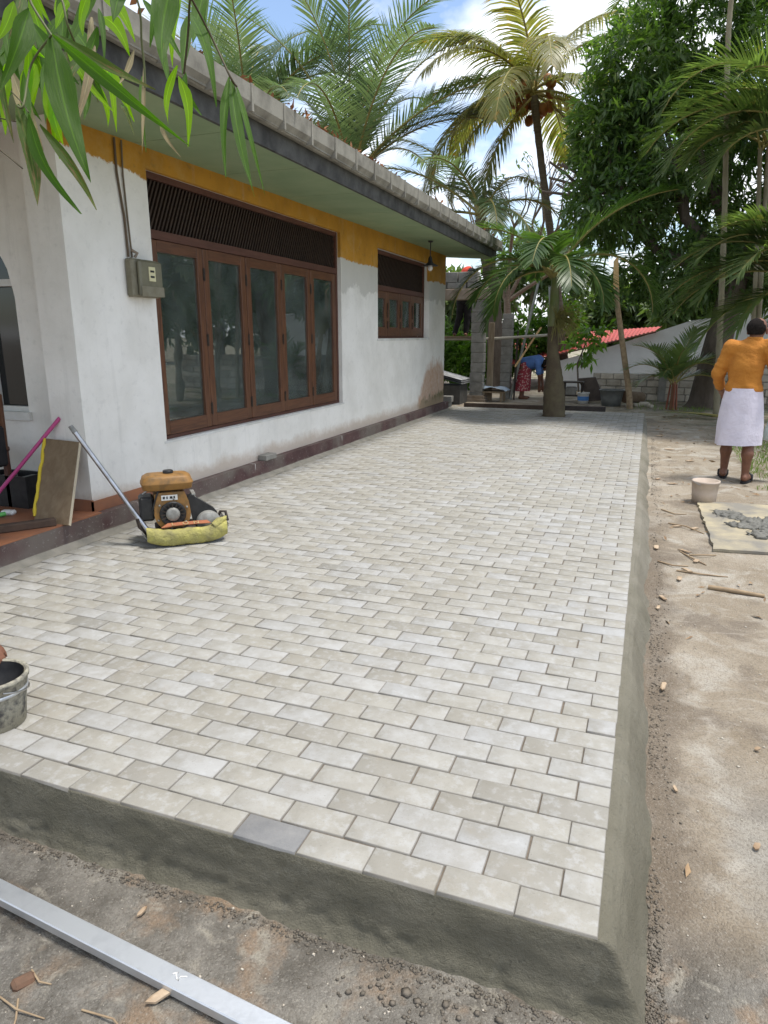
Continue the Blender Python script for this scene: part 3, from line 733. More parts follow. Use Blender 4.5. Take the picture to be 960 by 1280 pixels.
# mortar haunch along the front and the open side
zs = np.array([-.006, -.010, -.03, -.07, -.12, -.17, -.205, -.25]); fo = np.array([-.010, .001, .006, .011, .017, .026, .044, .09]); ro = np.array([-.005, .022, .045, .066, .088, .110, .128, .165])
tt = np.linspace(0, 7, 29); zf = np.interp(tt, range(8), zs); ff = np.interp(tt, range(8), fo); rf = np.interp(tt, range(8), ro)
su = np.linspace(-3.72, 0, 260)[:-1]; sv = np.concatenate([np.linspace(0, 2.4, 170), np.linspace(2.43, 12.75, 260)])
rows = []
for x in su:
    k = np.clip((x+.5)/.5, 0, 1); X = x+rf*max(k, 0)**2*1.0
    n = ((fbm(X*5, zf*9+2, 21, 3)-.44)*.018+(fbm(X*30, zf*55, 4, 3)-.44)*.0035+(tt > 4.5)*(fbm(X*22, zf*22, 14, 3)-.44)*.03)*np.clip((tt-.6)/1.6, 0, 1)
    edge = 0*tt
    rows.append(np.stack([X, -(ff+n)+np.maximum(edge, -.004)*1.2, zf+0*X], 1))
for y in sv:
    g = float(gz0(0, y))/-.2; k = np.clip(1-y/.25, 0, 1)
    Y = y-ff*k**1.5
    wob = 1+.30*(vn(y*1.6, 0, 77)-.45)+.16*(vn(y*7, 3, 78)-.5)+.10*(vn(y*23, 3, 79)-.5)
    n = ((fbm(Y*6, rf*30, 22, 4)-.47)*.018+(fbm(Y*26, rf*60, 8, 3)-.44)*.004)*np.clip((tt-.3)/1.4, .12, 1)
    zz = np.where(zf < -.02, -.02+(zf+.02)*(.35+.65*g), zf)
    rows.append(np.stack([np.where(tt < 1.2, rf, rf*(wob*min(1, y/.5)+1*(1-min(1, y/.5))))+n*.3, Y, zz+n], 1))
G = np.array(rows); a_, b_ = G.shape[:2]; I = np.arange(a_*b_).reshape(a_, b_)
mesh_np('mortar_edging', G.reshape(-1, 3), np.stack([I[:-1, :-1], I[1:, :-1], I[1:, 1:], I[:-1, 1:]], -1).reshape(-1, 4)[:, ::-1], 'mortar', patio, True)
# thin mortar fillet where pavers meet the house plinth
ys = np.linspace(-.0, 12.69, 300); Gf = np.stack([np.stack([np.full(300, PX0-.01), ys, .035+.012*fbm(ys*5, ys*0, 3)], 1), np.stack([PX0+.022+.01*fbm(ys*4, ys*0, 6), ys, .012+.006*fbm(ys*9, ys*0, 5)], 1), np.stack([PX0+.055+.022*fbm(ys*6, ys*0, 1), ys, .001+0*ys], 1)], 1)
I = np.arange(900).reshape(300, 3)
mesh_np('mortar_fillet', Gf.reshape(-1, 3), np.stack([I[:-1, :-1], I[:-1, 1:], I[1:, 1:], I[1:, :-1]], -1).reshape(-1, 4)[:, ::-1], 'greymortar', patio, True)
mesh_np('tree_pit', np.array([(-1.88, 11.38, .0), (-1.24, 11.38, .0), (-1.24, 11.96, .0), (-1.88, 11.96, .0)])+np.array([0, 0, -.008]), [(0, 1, 2, 3)], 'sand', patio)

# ------------------------------------------------------------------ house
XW, YC, YE = -3.78, 2.42, 11.95           # wall face, near corner, far corner
house = thing('house', (-6.5, 7, 0), 'white single-storey house with ochre band, green soffit and tiled roof', 'house')
ZF = .165
# plinth (porch edge and wall foot)
MB().box(-9.2, PX0, -3.0, YE+.10, -.22, ZF).build('plinth', 'plinth', house)
MB().box(-9.0, PX0-.003, -2.8, YC-.002, ZF+.001, ZF+.012).build('porch_floor', 'terracotta', house)
W0, W1, WZ0, WZ1 = 3.33, 7.02, .575, 2.70      # big window opening
V0, V1, VZ0, VZ1 = 8.33, 10.88, 1.40, 2.67     # small one
TH = .22; ZT = 2.97
mb = MB()
def wbox(y0, y1, z0, z1): mb.box(XW-TH, XW, y0, y1, z0, z1)
wbox(YC, W0, ZF, ZT); wbox(W0, W1, ZF, WZ0); wbox(W0, W1, WZ1, ZT); wbox(W1, V0, ZF, ZT)
wbox(V0, V1, ZF, VZ0); wbox(V0, V1, VZ1, ZT); wbox(V1, YE, ZF, ZT)
mb.box(-9, XW-TH-.001, YE-.22, YE-.002, ZF, ZT); mb.box(-9.0, -8.8, YC, YE-.23, ZF, ZT)
mb.build('wall', 'wall', house)
# porch return: a pilaster at the corner then a recessed wall with an arched window
mb = MB()
mb.box(-4.085, XW-TH-.001, YC+.003, YC+.3, ZF, 2.95)
YR = 2.56; ax0, ax1 = -5.46, -4.44; acx = (ax0+ax1)/2; ar = (ax1-ax0)/2; asz = 1.72; aze = .86
mb.box(ax1, -4.086, YR, YR+.2, ZF, 2.95); mb.box(-9, ax0, YR, YR+.2, ZF, 2.95); mb.box(ax0, ax1, YR, YR+.2, ZF, aze)
n = 26
for i in range(n):
    xa = ax0+(ax1-ax0)*i/n; xb = ax0+(ax1-ax0)*(i+1)/n
    za = asz+math.sqrt(max(ar*ar-(xa-acx)**2, 0)); zb = asz+math.sqrt(max(ar*ar-(xb-acx)**2, 0))
    mb.prism([(xa, YR, za), (xb, YR, zb), (xb, YR, 2.95), (xa, YR, 2.95)], (0, .2, 0))
mb.build('porch_wall', 'wall', house)
mb = MB()
for a in (aze, 1.80): mb.box(ax0, ax1, YR+.03, YR+.075, a, a+.05)
mb.box(ax0, ax0+.04, YR+.03, YR+.075, aze+.051, asz); mb.box(ax1-.03, ax1, YR+.03, YR+.075, aze+.051, asz); mb.box(-4.83, -4.78, YR+.028, YR+.078, aze+.051, 1.8)
mb.box(-4.83, -4.78, YR+.028, YR+.078, 1.851, asz+ar-.02)
aw = mb.build('arched_window', 'white', house)
MB().box(ax0-.05, ax1+.03, YR-.03, YR+.02, aze-.05, aze+.012).build('sill', 'white', aw)
MB().box(ax0+.01, ax1-.005, YR+.08, YR+.09, aze, asz+ar).build('pane', simple('dark_pane', (.006, .007, .008), .08, spec=.6), aw)
MB().box(-4.09, XW+.012, YC-.014, YC, ZF+.012, ZF+.095).build('tile_skirting', 'terracotta', house)
MB().box(XW, XW+.012, YC-.014, YC+.95, ZF+.001, ZF+.085).build('tile_skirting', 'terracotta', house)
# dark interior
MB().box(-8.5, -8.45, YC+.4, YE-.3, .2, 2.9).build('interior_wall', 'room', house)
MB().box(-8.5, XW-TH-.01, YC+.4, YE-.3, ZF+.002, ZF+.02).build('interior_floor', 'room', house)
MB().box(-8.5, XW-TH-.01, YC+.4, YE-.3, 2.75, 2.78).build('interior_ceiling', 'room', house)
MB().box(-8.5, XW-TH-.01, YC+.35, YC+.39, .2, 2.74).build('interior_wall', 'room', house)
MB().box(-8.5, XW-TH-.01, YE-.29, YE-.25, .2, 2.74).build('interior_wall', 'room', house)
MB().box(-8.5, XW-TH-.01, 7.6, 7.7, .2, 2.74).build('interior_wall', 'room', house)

# windows
def window(y0, y1, z0, zh, z1, n, rec, fr, stile, slat_pitch, lean):
    """outer frame, sashes with panes and hinges, lattice vent above"""
    xf_ = XW-rec; mb = MB()
    mb.box(xf_-.09, xf_, y0+.001, y0+fr, z0+.001, z1-.001); mb.box(xf_-.09, xf_, y1-fr, y1-.001, z0+.001, z1-.001)
    mb.box(xf_-.09, xf_-.001, y0+fr, y1-fr, z1-fr*1.1, z1-.002); mb.box(xf_-.09, xf_+.006, y0+fr, y1-fr, zh, zh+fr*1.5); mb.box(xf_-.09, xf_-.001, y0+fr, y1-fr, z0+.002, z0+.03)
    w = mb.build('window', 'darkframe', house)
    a0, a1 = y0+fr+.002, y1-fr-.002; pw_ = (a1-a0)/n
    for i in range(n):
        s0 = a0+pw_*i+.004; s1 = a0+pw_*(i+1)-.004; b0, b1 = z0+.034, zh-.004; x1 = xf_-.004+rng.uniform(-.003, .003); x0 = x1-.045
        for q0 in (s0, s1-stile): MB().box(x0, x1, q0, q0+stile, b0, b1, bev=.005).build('sash_stile', 'frame', w)
        for q0, q1 in ((b0, b0+stile*1.35), (b1-stile*1.05, b1)): MB().box(x0, x1-.002, s0+stile, s1-stile, q0, q1).build('sash_rail', 'frame_h', w)
        p = MB().box(x0+.016, x0+.021, s0+stile-.004, s1-stile+.004, b0+stile*1.3, b1-stile); p.build('pane', 'glass', w)
        if i < n-1 or n == 5:
            for hz in (b0+.17, (b0+b1)/2, b1-.22):
                if i == n-1: continue
                h_ = MB().box(x1-.002, x1+.005, s1-.012, s1+.02, hz-.05, hz+.05); h_.tube([(x1+.006, s1+.004, hz-.055), (x1+.006, s1+.004, hz+.055)], .007, 8); h_.build('hinge', 'iron', w)
    # lattice vent of leaning slats
    zb, zt = zh+fr*1.5+.002, z1-fr*1.1-.002
    v = MB().box(xf_-.088, xf_-.07, y0+fr, y1-fr, zb, zt).build('vent_lattice', 'slat', house)
    hgt = zt-zb; y = a0-hgt*lean; k = 0
    while y < a1:
        p0, p1 = (y, zb), (y+hgt*lean, zt)
        # clip to frame
        if p0[0] < a0: f = (a0-p0[0])/(p1[0]-p0[0]); p0 = (a0, zb+hgt*f)
        if p1[0] > a1: f = (a1-p0[0])/(p1[0]-p0[0]); p1 = (a1, p0[1]+(p1[1]-p0[1])*f)
        if p1[0] > p0[0]+.02:
            t_ = slat_pitch*.42
            MB().prism([(xf_-.068, p0[0], p0[1]), (xf_-.068, p0[0]+t_, p0[1]), (xf_-.068, p1[0]+t_, p1[1]), (xf_-.068, p1[0], p1[1])], (.045, 0, 0)).build('slat', 'slat', v)
        y += slat_pitch; k += 1
    return w
window(W0, W1, WZ0, 2.20, WZ1, 5, .05, .045, .085, .047, .52)
window(V0, V1, VZ0, 2.10, VZ1, 4, .09, .05, .10, .06, .5)
# pale render showing round the openings
MB().box(XW-.05, XW+.006, W0-.03, W1+.04, WZ0-.02, WZ0-.001).build('window_ledge', 'white', house)
MB().box(XW-.05, XW+.008, V0-.03, V1+.05, VZ0-.035, VZ0-.001).build('window_ledge', 'white', house)
# soffit, fascia, gutter, roof
XE = -2.93; RY0, RY1 = -1.5, 12.35
def zso(y): return 2.815+.0098*y
y = RY0; L_ = 1.18
while y < RY1-.05:
    y2 = min(y+L_, RY1)-.008
    MB().add([(XW-.35, y, zso(y)), (XW-.35, y2, zso(y2)), (XE, y2, 2.852), (XE, y, 2.852), (XW-.35, y, zso(y)+.012), (XW-.35, y2, zso(y2)+.012), (XE, y2, 2.864), (XE, y, 2.864)], [(0, 1, 2, 3), (4, 7, 6, 5), (0, 4, 5, 1), (1, 5, 6, 2), (2, 6, 7, 3), (3, 7, 4, 0)]).build('soffit_panel', 'soffit', house)
    y += L_
MB().box(-8.9, XW-.36, RY0, YC-.0, 2.83, 2.85).build('porch_ceiling', 'soffit', house)
MB().box(XE, XE+.03, RY0, RY1, 2.845, 2.992).build('fascia', 'fascia', house)
gut = MB().box(XE-.02, XE+.10, RY0, RY1, 2.994, 3.012).build('gutter', 'gutter', house)
y = RY0; k = 0
while y < RY1-.05:
    y2 = min(y+.48, RY1); j = rng.uniform(-.006, .006); z1 = 3.155+rng.uniform(-.006, .006)
    g_ = MB(); g_.prism([(XE+.085+j, y+.004, 2.985), (XE+.135+j, y+.004, 3.04), (XE+.14+j, y+.004, z1), (XE+.10+j, y+.004, z1), (XE+.09+j, y+.004, 3.0)], (0, y2-y-.012, 0))
    g_.box(XE+.08, XE+.146+j, y2-.030, y2-.004, 2.98, z1+.006)
    g_.build('gutter_segment', 'gutter', gut); y += .48
ridge_x, ridge_z = -6.4, 4.35
sl = (ridge_z-3.14)/(XE+.02-ridge_x)
roof = MB().prism([(XE+.03, RY0, 3.10), (ridge_x, RY0, ridge_z), (-9.8, RY0, 3.1), (-9.8, RY0, 3.02), (ridge_x, RY0, ridge_z-.10), (XE+.03, RY0, 3.02)], (0, RY1-RY0, 0)).build('roof', 'tile', house)
tile0 = None; y = RY0+.1; k = 0
while y < RY1:
    for row in range(3):
        xe = XE+.075-row*.33; ln_ = .40; dzr = rng.uniform(-.008, .012); n_ = 7; vs = []; hw = .105
        for q in (0, 1):
            for i in range(n_):
                a = math.pi*i/(n_-1); xx = xe-q*ln_; vs.append((xx, y+hw*math.cos(a)*(1-.08*q), 3.118+(XE+.03-xx)*sl+.045*math.sin(a)+dzr+(0.012 if q == 0 else 0)))
        fs = [(i, i+1, n_+i+1, n_+i) for i in range(n_-1)]
        MB().add(vs, fs, True).build('roof_tile', 'tile', roof)
    y += .235
lr_ = random.Random(8); lB = []; lD = []
for i in range(420):
    yy = lr_.uniform(.5, 12.2) if lr_.random() < .4 else lr_.gauss(4.6, 1.1); lB.append((XE+.06+lr_.uniform(-.12, .05), yy, 3.150+abs(lr_.gauss(0, .022)))); lD.append((lr_.uniform(-1, 1), lr_.uniform(-1, 1), lr_.uniform(-.2, .8)))
o = leaf_cloud('leaf_litter', np.array(lB), np.array(lD), nrng.uniform(.04, .11, 420), nrng.uniform(.02, .045, 420), 'litter', None); tag(o, 'dry brown leaves caught along the roof gutter', 'dry leaves', kind='stuff')
# loose things on the house
mx_ = thing('meter_box', (XW, 3.16, 1.69), 'grey-brown electricity meter box with conduits on the white wall', 'meter box')
MB().box(XW+.002, XW+.07, 2.99, 3.30, 1.73, 2.01, bev=.012).build('back_box', 'meter', mx_)
cv = MB().box(XW+.068, XW+.11, 3.035, 3.30, 1.735, 2.0, bev=.014).build('cover', 'metercover', mx_)
MB().box(XW+.108, XW+.114, 3.037, 3.298, 1.737, 1.81).build('lower_cover', 'meter', mx_)
lb = MB().box(XW+.110, XW+.1135, 3.13, 3.205, 1.85, 1.955).build('label_plate', 'cream', mx_)
for z in (1.915, 1.875): MB().box(XW+.1134, XW+.1155, 3.145, 3.19, z, z+.015).build('dial', 'black', lb)
MB().tube([(XW+.015, 3.03, 2.02), (XW+.012, 3.025, 2.3), (XW+.012, 2.985, 2.6), (XW+.015, 2.985, 2.83)], .009, 6).build('conduit', simple('conduit_brown', (.12, .085, .055), .7), mx_)
MB().tube([(XW+.015, 3.07, 2.02), (XW+.012, 3.06, 2.3), (XW+.012, 3.05, 2.6), (XW+.015, 3.06, 2.83)], .007, 6).build('conduit', simple('conduit_grey', (.16, .125, .085), .7), mx_)
MB().tube([(XW+.03, 3.05, 2.07), (XW+.05, 3.09, 2.05), (XW+.03, 3.08, 2.02)], .012, 6).build('cable_gland', MT['concrete'], mx_)
lm = thing('hanging_lamp', (-3.335, 9.46, 2.86), 'small black cone-shaded pendant lamp hanging from the soffit', 'lamp')
lx, ly = -3.335, 9.46
MB().tube([(lx, ly, 2.86), (lx, ly, 2.84)], [.045, .03], 12).build('ceiling_rose', 'black', lm)
MB().tube([(lx, ly, 2.845), (lx, ly, 2.62)], .008, 6).build('rod', 'black', lm)
MB().lathe([(.016, .14), (.03, .11), (.035, .06), (.06, .03), (.125, .0), (.122, -.006), (.055, .022), (.03, .05)], (lx, ly, 2.50), 20).build('shade', 'black', lm)
MB().lathe([(.012, .05), (.03, .02), (.042, -.02), (.036, -.05), (.015, -.068), (.001, -.07)], (lx, ly, 2.49), 14).build('bulb', 'white', lm)
for y0, y1, zb, zt, nm, lab in ((3.42, 6.95, .62, 2.2, 40, 'pale grey curtain hanging behind the five-pane wooden window'), (8.42, 10.8, 1.44, 2.1, 24, 'pale grey curtain hanging behind the four-pane wooden window')):
    ys = np.linspace(y0, y1, nm*6); xx = XW-.24+.03*np.sin(ys*2*math.pi*nm/(y1-y0)/2.2)+.012*np.sin(ys*23)
    V = np.concatenate([np.stack([xx, ys, np.full_like(ys, zb)], 1), np.stack([xx, ys, np.full_like(ys, zt)], 1)]); n = len(ys); i = np.arange(n-1)
    c_ = mesh_np('curtain', V, np.stack([i, i+1, i+1+n, i+n], 1), 'curtain', None, True); tag(c_, lab, 'curtain')
# ------------------------------------------------------------------ trees and palms
def D(a): return math.radians(a)
def palm(name, label, cat, base, path, rad, fr, crown_at, mat_, leaf, n, wid, bark='bark', ring=.05, group=None, rachis=.035, rag=.04, sub=10, seed=1, **kw):
    t = thing(name, base, label, cat, group); rs = random.Random(seed)
    p, r = trunk_tube(path, rad, sub, ring)
    MB().tube(p, r, 14).build('trunk', bark, t)
    for (az, e0, e1, L) in fr:
        frond(t, Vector(crown_at)+Vector((rs.uniform(-.06, .06), rs.uniform(-.06, .06), rs.uniform(-.08, .08))), D(az+rs.uniform(-6, 6)), D(e0), D(e1), L, leaf, n, wid, mat_, rs=rs, rachis=rachis, rag=rag, **kw)
    return t
# the coconut palm with orange nuts
fr = [(az_, e0_, e1_, l_*1.13) for az_, e0_, e1_, l_ in [(200, 28, -62, 3.5), (207, 2, -86, 3.7), (192, 58, -25, 3.7), (245, 80, 15, 3.2), (22, 55, -25, 3.7), (15, 20, -52, 3.4), (220, -40, -88, 3.0), (0, -28, -88, 3.0),
      (290, 40, -60, 3.4), (320, 15, -75, 3.2), (262, 25, -75, 3.3), (110, 50, -40, 3.4), (80, 25, -60, 3.2), (140, 30, -60, 3.3), (165, 65, -10, 3.5), (40, 70, 0, 3.5), (180, 8, -80, 3.4), (340, -5, -82, 3.0), (210, -15, -88, 3.3), (235, 45, -50, 3.4), (30, 5, -80, 3.2)]]
cp = palm('coconut_palm', 'tall slim coconut palm with yellowing fronds and a cluster of orange coconuts', 'palm', (-2.05, 18.5, 0),
          [(-2.02, 18.5, -.05), (-2.14, 18.5, .25), (-2.35, 18.5, 1.8), (-2.72, 18.5, 3.9), (-3.12, 18.5, 6.0), (-3.36, 18.5, 7.4)], [.20, .15, .115, .10, .09, .105], fr, (-3.37, 18.5, 7.5), 'coco', 1.0, 80, .05, droop=1.15, vee=.0, power=1.05)
rc = random.Random(4)
for i in range(24):
    a = rc.uniform(0, 2*math.pi); rr = rc.uniform(.24, .58); zz = 7.45+rc.uniform(-.5, .35)
    M = Matrix.Rotation(rc.uniform(-.5, .5), 4, 'X') @ Matrix.Rotation(rc.uniform(-.5, .5), 4, 'Y')
    MB().lathe([(.004, -.165), (.07, -.135), (.115, -.06), (.122, .01), (.10, .09), (.05, .135), (.004, .145)], (-3.37+rr*math.cos(a), 18.5+rr*math.sin(a), zz), 10, M).build('coconut', 'coconut', cp)
for i in range(5):
    a = rc.uniform(0, 6.3)
    MB().tube([(-3.37, 18.5, 7.6), (-3.37+.3*math.cos(a), 18.5+.3*math.sin(a), 7.7), (-3.37+.55*math.cos(a), 18.5+.55*math.sin(a), 7.35)], [.035, .025, .012], 6).build('fruit_stalk', 'rachis', cp)
fk = dict(droop=.38, vee=.22, power=1.5)
def up_fronds(seed, n, L, base_az=0):
    rs = random.Random(seed); o = []
    for i in range(n):
        az = base_az+360*i/n+rs.uniform(-14, 14)
        e = rs.choice((82, 74, 66, 55, 42, 26)); o.append((az, e, e-rs.uniform(50, 95), L*rs.uniform(.85, 1.08)))
    return o
palm('coconut_palm', 'green coconut palm with upright fronds behind the middle of the house roof', 'palm', (-7.6, 17, 0), [(-7.3, 17, -.1), (-7.5, 17, 2), (-7.8, 17, 4), (-7.85, 17, 5.6)], [.22, .16, .14, .16],
     up_fronds(3, 15, 5.0)+[(200, 75, 20, 5.2), (20, 68, 10, 5.0), (290, 84, 35, 5.2), (205, 50, -30, 4.5), (25, 48, -20, 4.6)], (-7.85, 17, 5.5), 'coco2', .95, 86, .040, seed=5, **fk)
palm('coconut_palm', 'green coconut palm rising behind the near end of the house roof', 'palm', (-10.8, 17, 0), [(-10.4, 17, -.1), (-10.6, 17, 3), (-10.9, 17, 5), (-10.95, 17, 6.7)], [.22, .16, .14, .16],
     up_fronds(8, 15, 4.6, 10)+[(195, 70, 10, 4.6), (25, 60, -35, 4.4)], (-10.95, 17, 6.6), 'coco2', .95, 82, .040, seed=6, **fk)
palm('coconut_palm', 'dark-trunked coconut palm with drooping fronds behind the unfinished block pillar', 'palm', (-3.8, 17, 0), [(-3.78, 17, -.1), (-3.8, 17, 1), (-3.95, 17, 2.6), (-4.3, 17, 4.3)], [.27, .22, .19, .17],
     [(200, 42, -15, 3.6), (205, 12, -70, 2.8), (20, 35, -60, 2.6), (250, 60, -30, 2.8), (300, 25, -75, 2.4), (150, 50, -40, 2.9), (90, 40, -50, 2.8), (60, 60, -20, 2.8), (190, 62, 5, 3.2), (330, 20, -80, 2.2)], (-4.33, 17, 4.4), 'coco2', .7, 56, .04, bark='darkbark', seed=7, droop=.6, vee=.1)
# the swollen-trunk ornamental palm growing through the patio
bp = palm('ornamental_palm', 'short bottle-trunked palm growing through the far end of the patio', 'palm', (-1.58, 11.66, 0),
          [(-1.57, 11.66, -.03), (-1.575, 11.66, .12), (-1.59, 11.66, .45), (-1.61, 11.66, .75), (-1.65, 11.66, 1.1), (-1.67, 11.66, 1.4), (-1.675, 11.66, 1.62)], [.21, .20, .195, .15, .108, .095, .092],
          [(20, 52, -88, 2.5), (8, 62, 4, 2.3), (200, 46, -88, 2.5), (208, 15, -88, 1.8), (192, 62, -12, 2.1), (292, 50, -70, 1.7), (262, 60, -60, 1.8), (330, 30, -85, 1.5), (110, 58, -50, 2.0), (70, 50, -60, 1.9), (160, 45, -70, 1.9), (235, 38, -86, 1.9)],
          (-1.68, 11.66, 2.5), 'bottle', .58, 62, .044, ring=.022, power=1.0, bark='mossbark', rachis=.028, rag=.0, seed=9, sub=5, droop=.5, vee=.28, fwd=.7)
MB().tube([(-1.675, 11.66, 1.6), (-1.68, 11.66, 1.9), (-1.685, 11.66, 2.3), (-1.69, 11.66, 2.6)], [.10, .09, .07, .05], 14).build('crownshaft', simple('green_crownshaft', (.13, .17, .05), .5, (.18, .19, .09), 5), bp)
fl = MB(); rf_ = random.Random(2)
for i in range(170):
    a = rf_.uniform(-.2, 1.6)+D(5); l = rf_.uniform(.28, .52); p = Vector((-1.62, 11.62, 1.66+rf_.uniform(-.05, .1)))
    d = Vector((math.cos(a)*rf_.uniform(.5, 1), -math.sin(a)*rf_.uniform(.1, .9), rf_.uniform(-.5, .8))).normalized()
    q = p+d*l*.5; e = q+(d+Vector((0, 0, -.6))).normalized()*l*.5
    fl.tube([p, q, e], [.006, .005, .003], 3, cap=False)
fo_ = fl.build('flower_spray', 'flower', bp); fo_['kind'] = 'stuff'
# areca palms on the right
ar = dict(droop=.28, vee=.3, fwd=.75)
palm('areca_palm', 'thin ringed areca palm stem standing beside the mango tree', 'palm', (1.24, 12.6, 0), [(1.24, 12.6, -.05), (1.12, 12.6, 1.8), (.98, 12.6, 3.7), (.77, 12.6, 6.0), (.74, 12.6, 6.8)], [.06, .05, .046, .042, .04],
     [(200, 50, -50, 2.2), (250, 55, -45, 2.2), (20, 55, -40, 2.2), (300, 40, -60, 2.2), (110, 60, -30, 2.2), (160, 45, -50, 2.2)], (.74, 12.6, 6.9), 'areca', .6, 40, .035, bark='cane', ring=.07, rachis=.02, sub=14, seed=12, **ar)
palm('areca_palm', 'tall areca palm whose long arching fronds droop towards the coconut palm', 'palm', (2.3, 12.0, 0), [(2.4, 12.0, -.05), (2.3, 12, 2), (2.2, 12, 4.2)], [.08, .07, .07],
     [(198, 68, -68, 3.3), (205, 40, -70, 2.9), (188, 50, -60, 3.0), (212, 22, -75, 2.3), (225, 60, -40, 2.6), (270, 55, -50, 2.4), (170, 62, -40, 2.6), (300, 40, -60, 2.3), (20, 50, -40, 2.4), (80, 50, -40, 2.4)], (2.2, 12, 4.3), 'areca', .80, 78, .036, bark='cane', ring=.06, rachis=.024, seed=13, **ar)
palm('areca_palm', 'low areca palm with pale-ribbed fronds arching behind the person in orange', 'palm', (2.25, 10.8, 0), [(2.35, 10.8, -.1), (2.3, 10.8, .9), (2.2, 10.8, 2.0)], [.06, .055, .05],
     [(200, 62, -55, 2.2), (208, 38, -65, 2.0), (190, 75, -20, 1.9), (222, 50, -60, 1.9), (170, 45, -60, 2.0), (255, 55, -60, 1.8), (300, 40, -60, 1.7), (20, 50, -50, 1.9), (100, 50, -50, 1.9), (215, 15, -75, 1.5), (197, 50, -48, 2.4), (203, 30, -50, 2.3), (212, 66, -30, 2.1), (185, 25, -60, 2.2), (194, 5, -70, 1.9)], (2.2, 10.8, 2.1), 'areca', .66, 70, .034, bark='cane', ring=.06, rachis=.02, seed=14, **ar)
for k, (x0, x1, xt, z1) in enumerate(((1.78, 1.62, 1.44, 4.5), (1.90, 1.70, 1.56, 4.6))):
    palm('areca_palm', 'slim areca cane, one of a leaning pair, behind the person in orange', 'palm', (x0, 12.7, 0), [(x0, 12.7, -.05), (x1, 12.7, 2.4), (xt, 12.7, z1)], [.045, .04, .036],
         [(200+40*k, 30, -70, 1.5), (250-20*k, 50, -50, 1.6), (20, 55, -40, 1.6), (310, 45, -50, 1.5), (150, 40, -60, 1.6), (90, 60, -40, 1.6)], (xt, 12.7, z1), 'areca', .55, 44, .034, bark='cane', ring=.08, group='pair of leaning areca canes', rachis=.016, sub=14, seed=20+k, **ar)
yp = palm('young_palm', 'small young palm with a fan of fronds beside the block wall', 'palm', (.5, 13.6, 0), [(.5, 13.6, -.03), (.5, 13.6, .25), (.5, 13.6, .55)], [.05, .04, .035],
          [(200, 55, -35, 1.05), (190, 72, 0, 1.2), (215, 35, -45, .95), (20, 60, -20, 1.15), (10, 38, -45, 1.0), (330, 55, -40, 1.0), (280, 70, -10, 1.1), (250, 50, -40, 1.0), (120, 70, 0, 1.2), (60, 80, 30, 1.3)], (.5, 13.6, .55), 'areca', .42, 26, .034, bark=simple('young_stem', (.25, .12, .07), .7), rachis=.014, seed=31, rag=0, droop=.22, vee=.3, fwd=.8)
for dx, dy in ((.09, .02), (-.1, .05), (.03, -.08)):
    MB().tube([(.5+dx, 13.6+dy, -.03), (.5+dx*.6, 13.6+dy*.6, .5)], [.022, .016], 6).build('stem', simple('young_stem_red', (.27, .10, .06), .7), yp)
# mango tree
mg = thing('mango_tree', (1.15, 14.3, 0), 'big dark mango tree with dense hanging leaves and a leaning trunk', 'tree')
p, r = trunk_tube([(1.1, 14.3, -.1), (1.14, 14.3, .12), (1.2, 14.3, .8), (1.33, 14.35, 1.7), (1.45, 14.5, 2.5)], [.40, .31, .27, .25, .24], 5)
mbt = MB().tube(p, r, 14); tips = []; rs = random.Random(17)
for d in ((-.6, .1, .8), (.2, .2, 1), (.75, .0, .7), (-.25, .3, 1.0), (-.9, .05, .45)):
    branchy(mbt, Vector((1.43, 14.48, 2.4)), Vector(d).normalized(), 1.7, .15, 3, rs, .55, .12, tips)
mbt.build('trunk', 'darkbark', mg)
lob = [((.1, 15, 5.2), (2.0, 1.7, 1.5), 1.3), ((-1.0, 14.6, 4.1), (1.15, 1.1, 1.0), .9), ((-1.15, 15.0, 5.6), (1.0, 1.1, 1.0), .8), ((-.6, 14.8, 6.6), (1.2, 1.2, 1.1), .8), ((.5, 14.7, 2.75), (1.45, 1.1, .8), .8), ((2.2, 15, 3.4), (1.8, 1.4, 1.2), 1.0), ((2.2, 15.2, 6.3), (2.4, 1.9, 1.9), 1.4),
       ((.3, 15.5, 7.5), (1.7, 1.6, 1.5), 1.1), ((4.0, 15.5, 4.8), (2.1, 2, 2.1), 1.0), ((1.9, 15, 8.8), (2.3, 1.9, 1.5), 1.0), ((1.2, 16.6, 4.6), (2.2, 1.2, 2.2), 1.0), ((2.6, 14.6, 2.6), (1.5, 1, .8), .6)]
crown('crown', lob, 450, 'mango', mg, .23, .062, 10, .5, 3, .4)
mb = MB(); rs = random.Random(5); tp = []
for d in ((-.5, 0, .85), (.45, .2, .9), (.05, -.1, 1), (.8, 0, .5)):
    branchy(mb, Vector((-4.9, 24, 2.6)), Vector(d).normalized(), 1.6, .085, 4, rs, .62, .1, tp, .62)
bt = thing('bare_tree', (-4.9, 24, 0), 'nearly leafless tree with twisting grey branches behind the coconut palm', 'tree')
mb.tube([(-4.75, 24, -.1), (-4.8, 24, 1.2), (-4.9, 24, 2.75)], [.2, .15, .11], 10); mb.build('trunk', 'bark', bt)
T = np.array([tuple(v) for v in tp]); T = T[nrng.random(len(T)) < .35]
if len(T): leaf_cloud('crown', np.repeat(T, 4, 0), nrng.normal(size=(len(T)*4, 3)), np.full(len(T)*4, .22), np.full(len(T)*4, .07), 'fartree', bt)
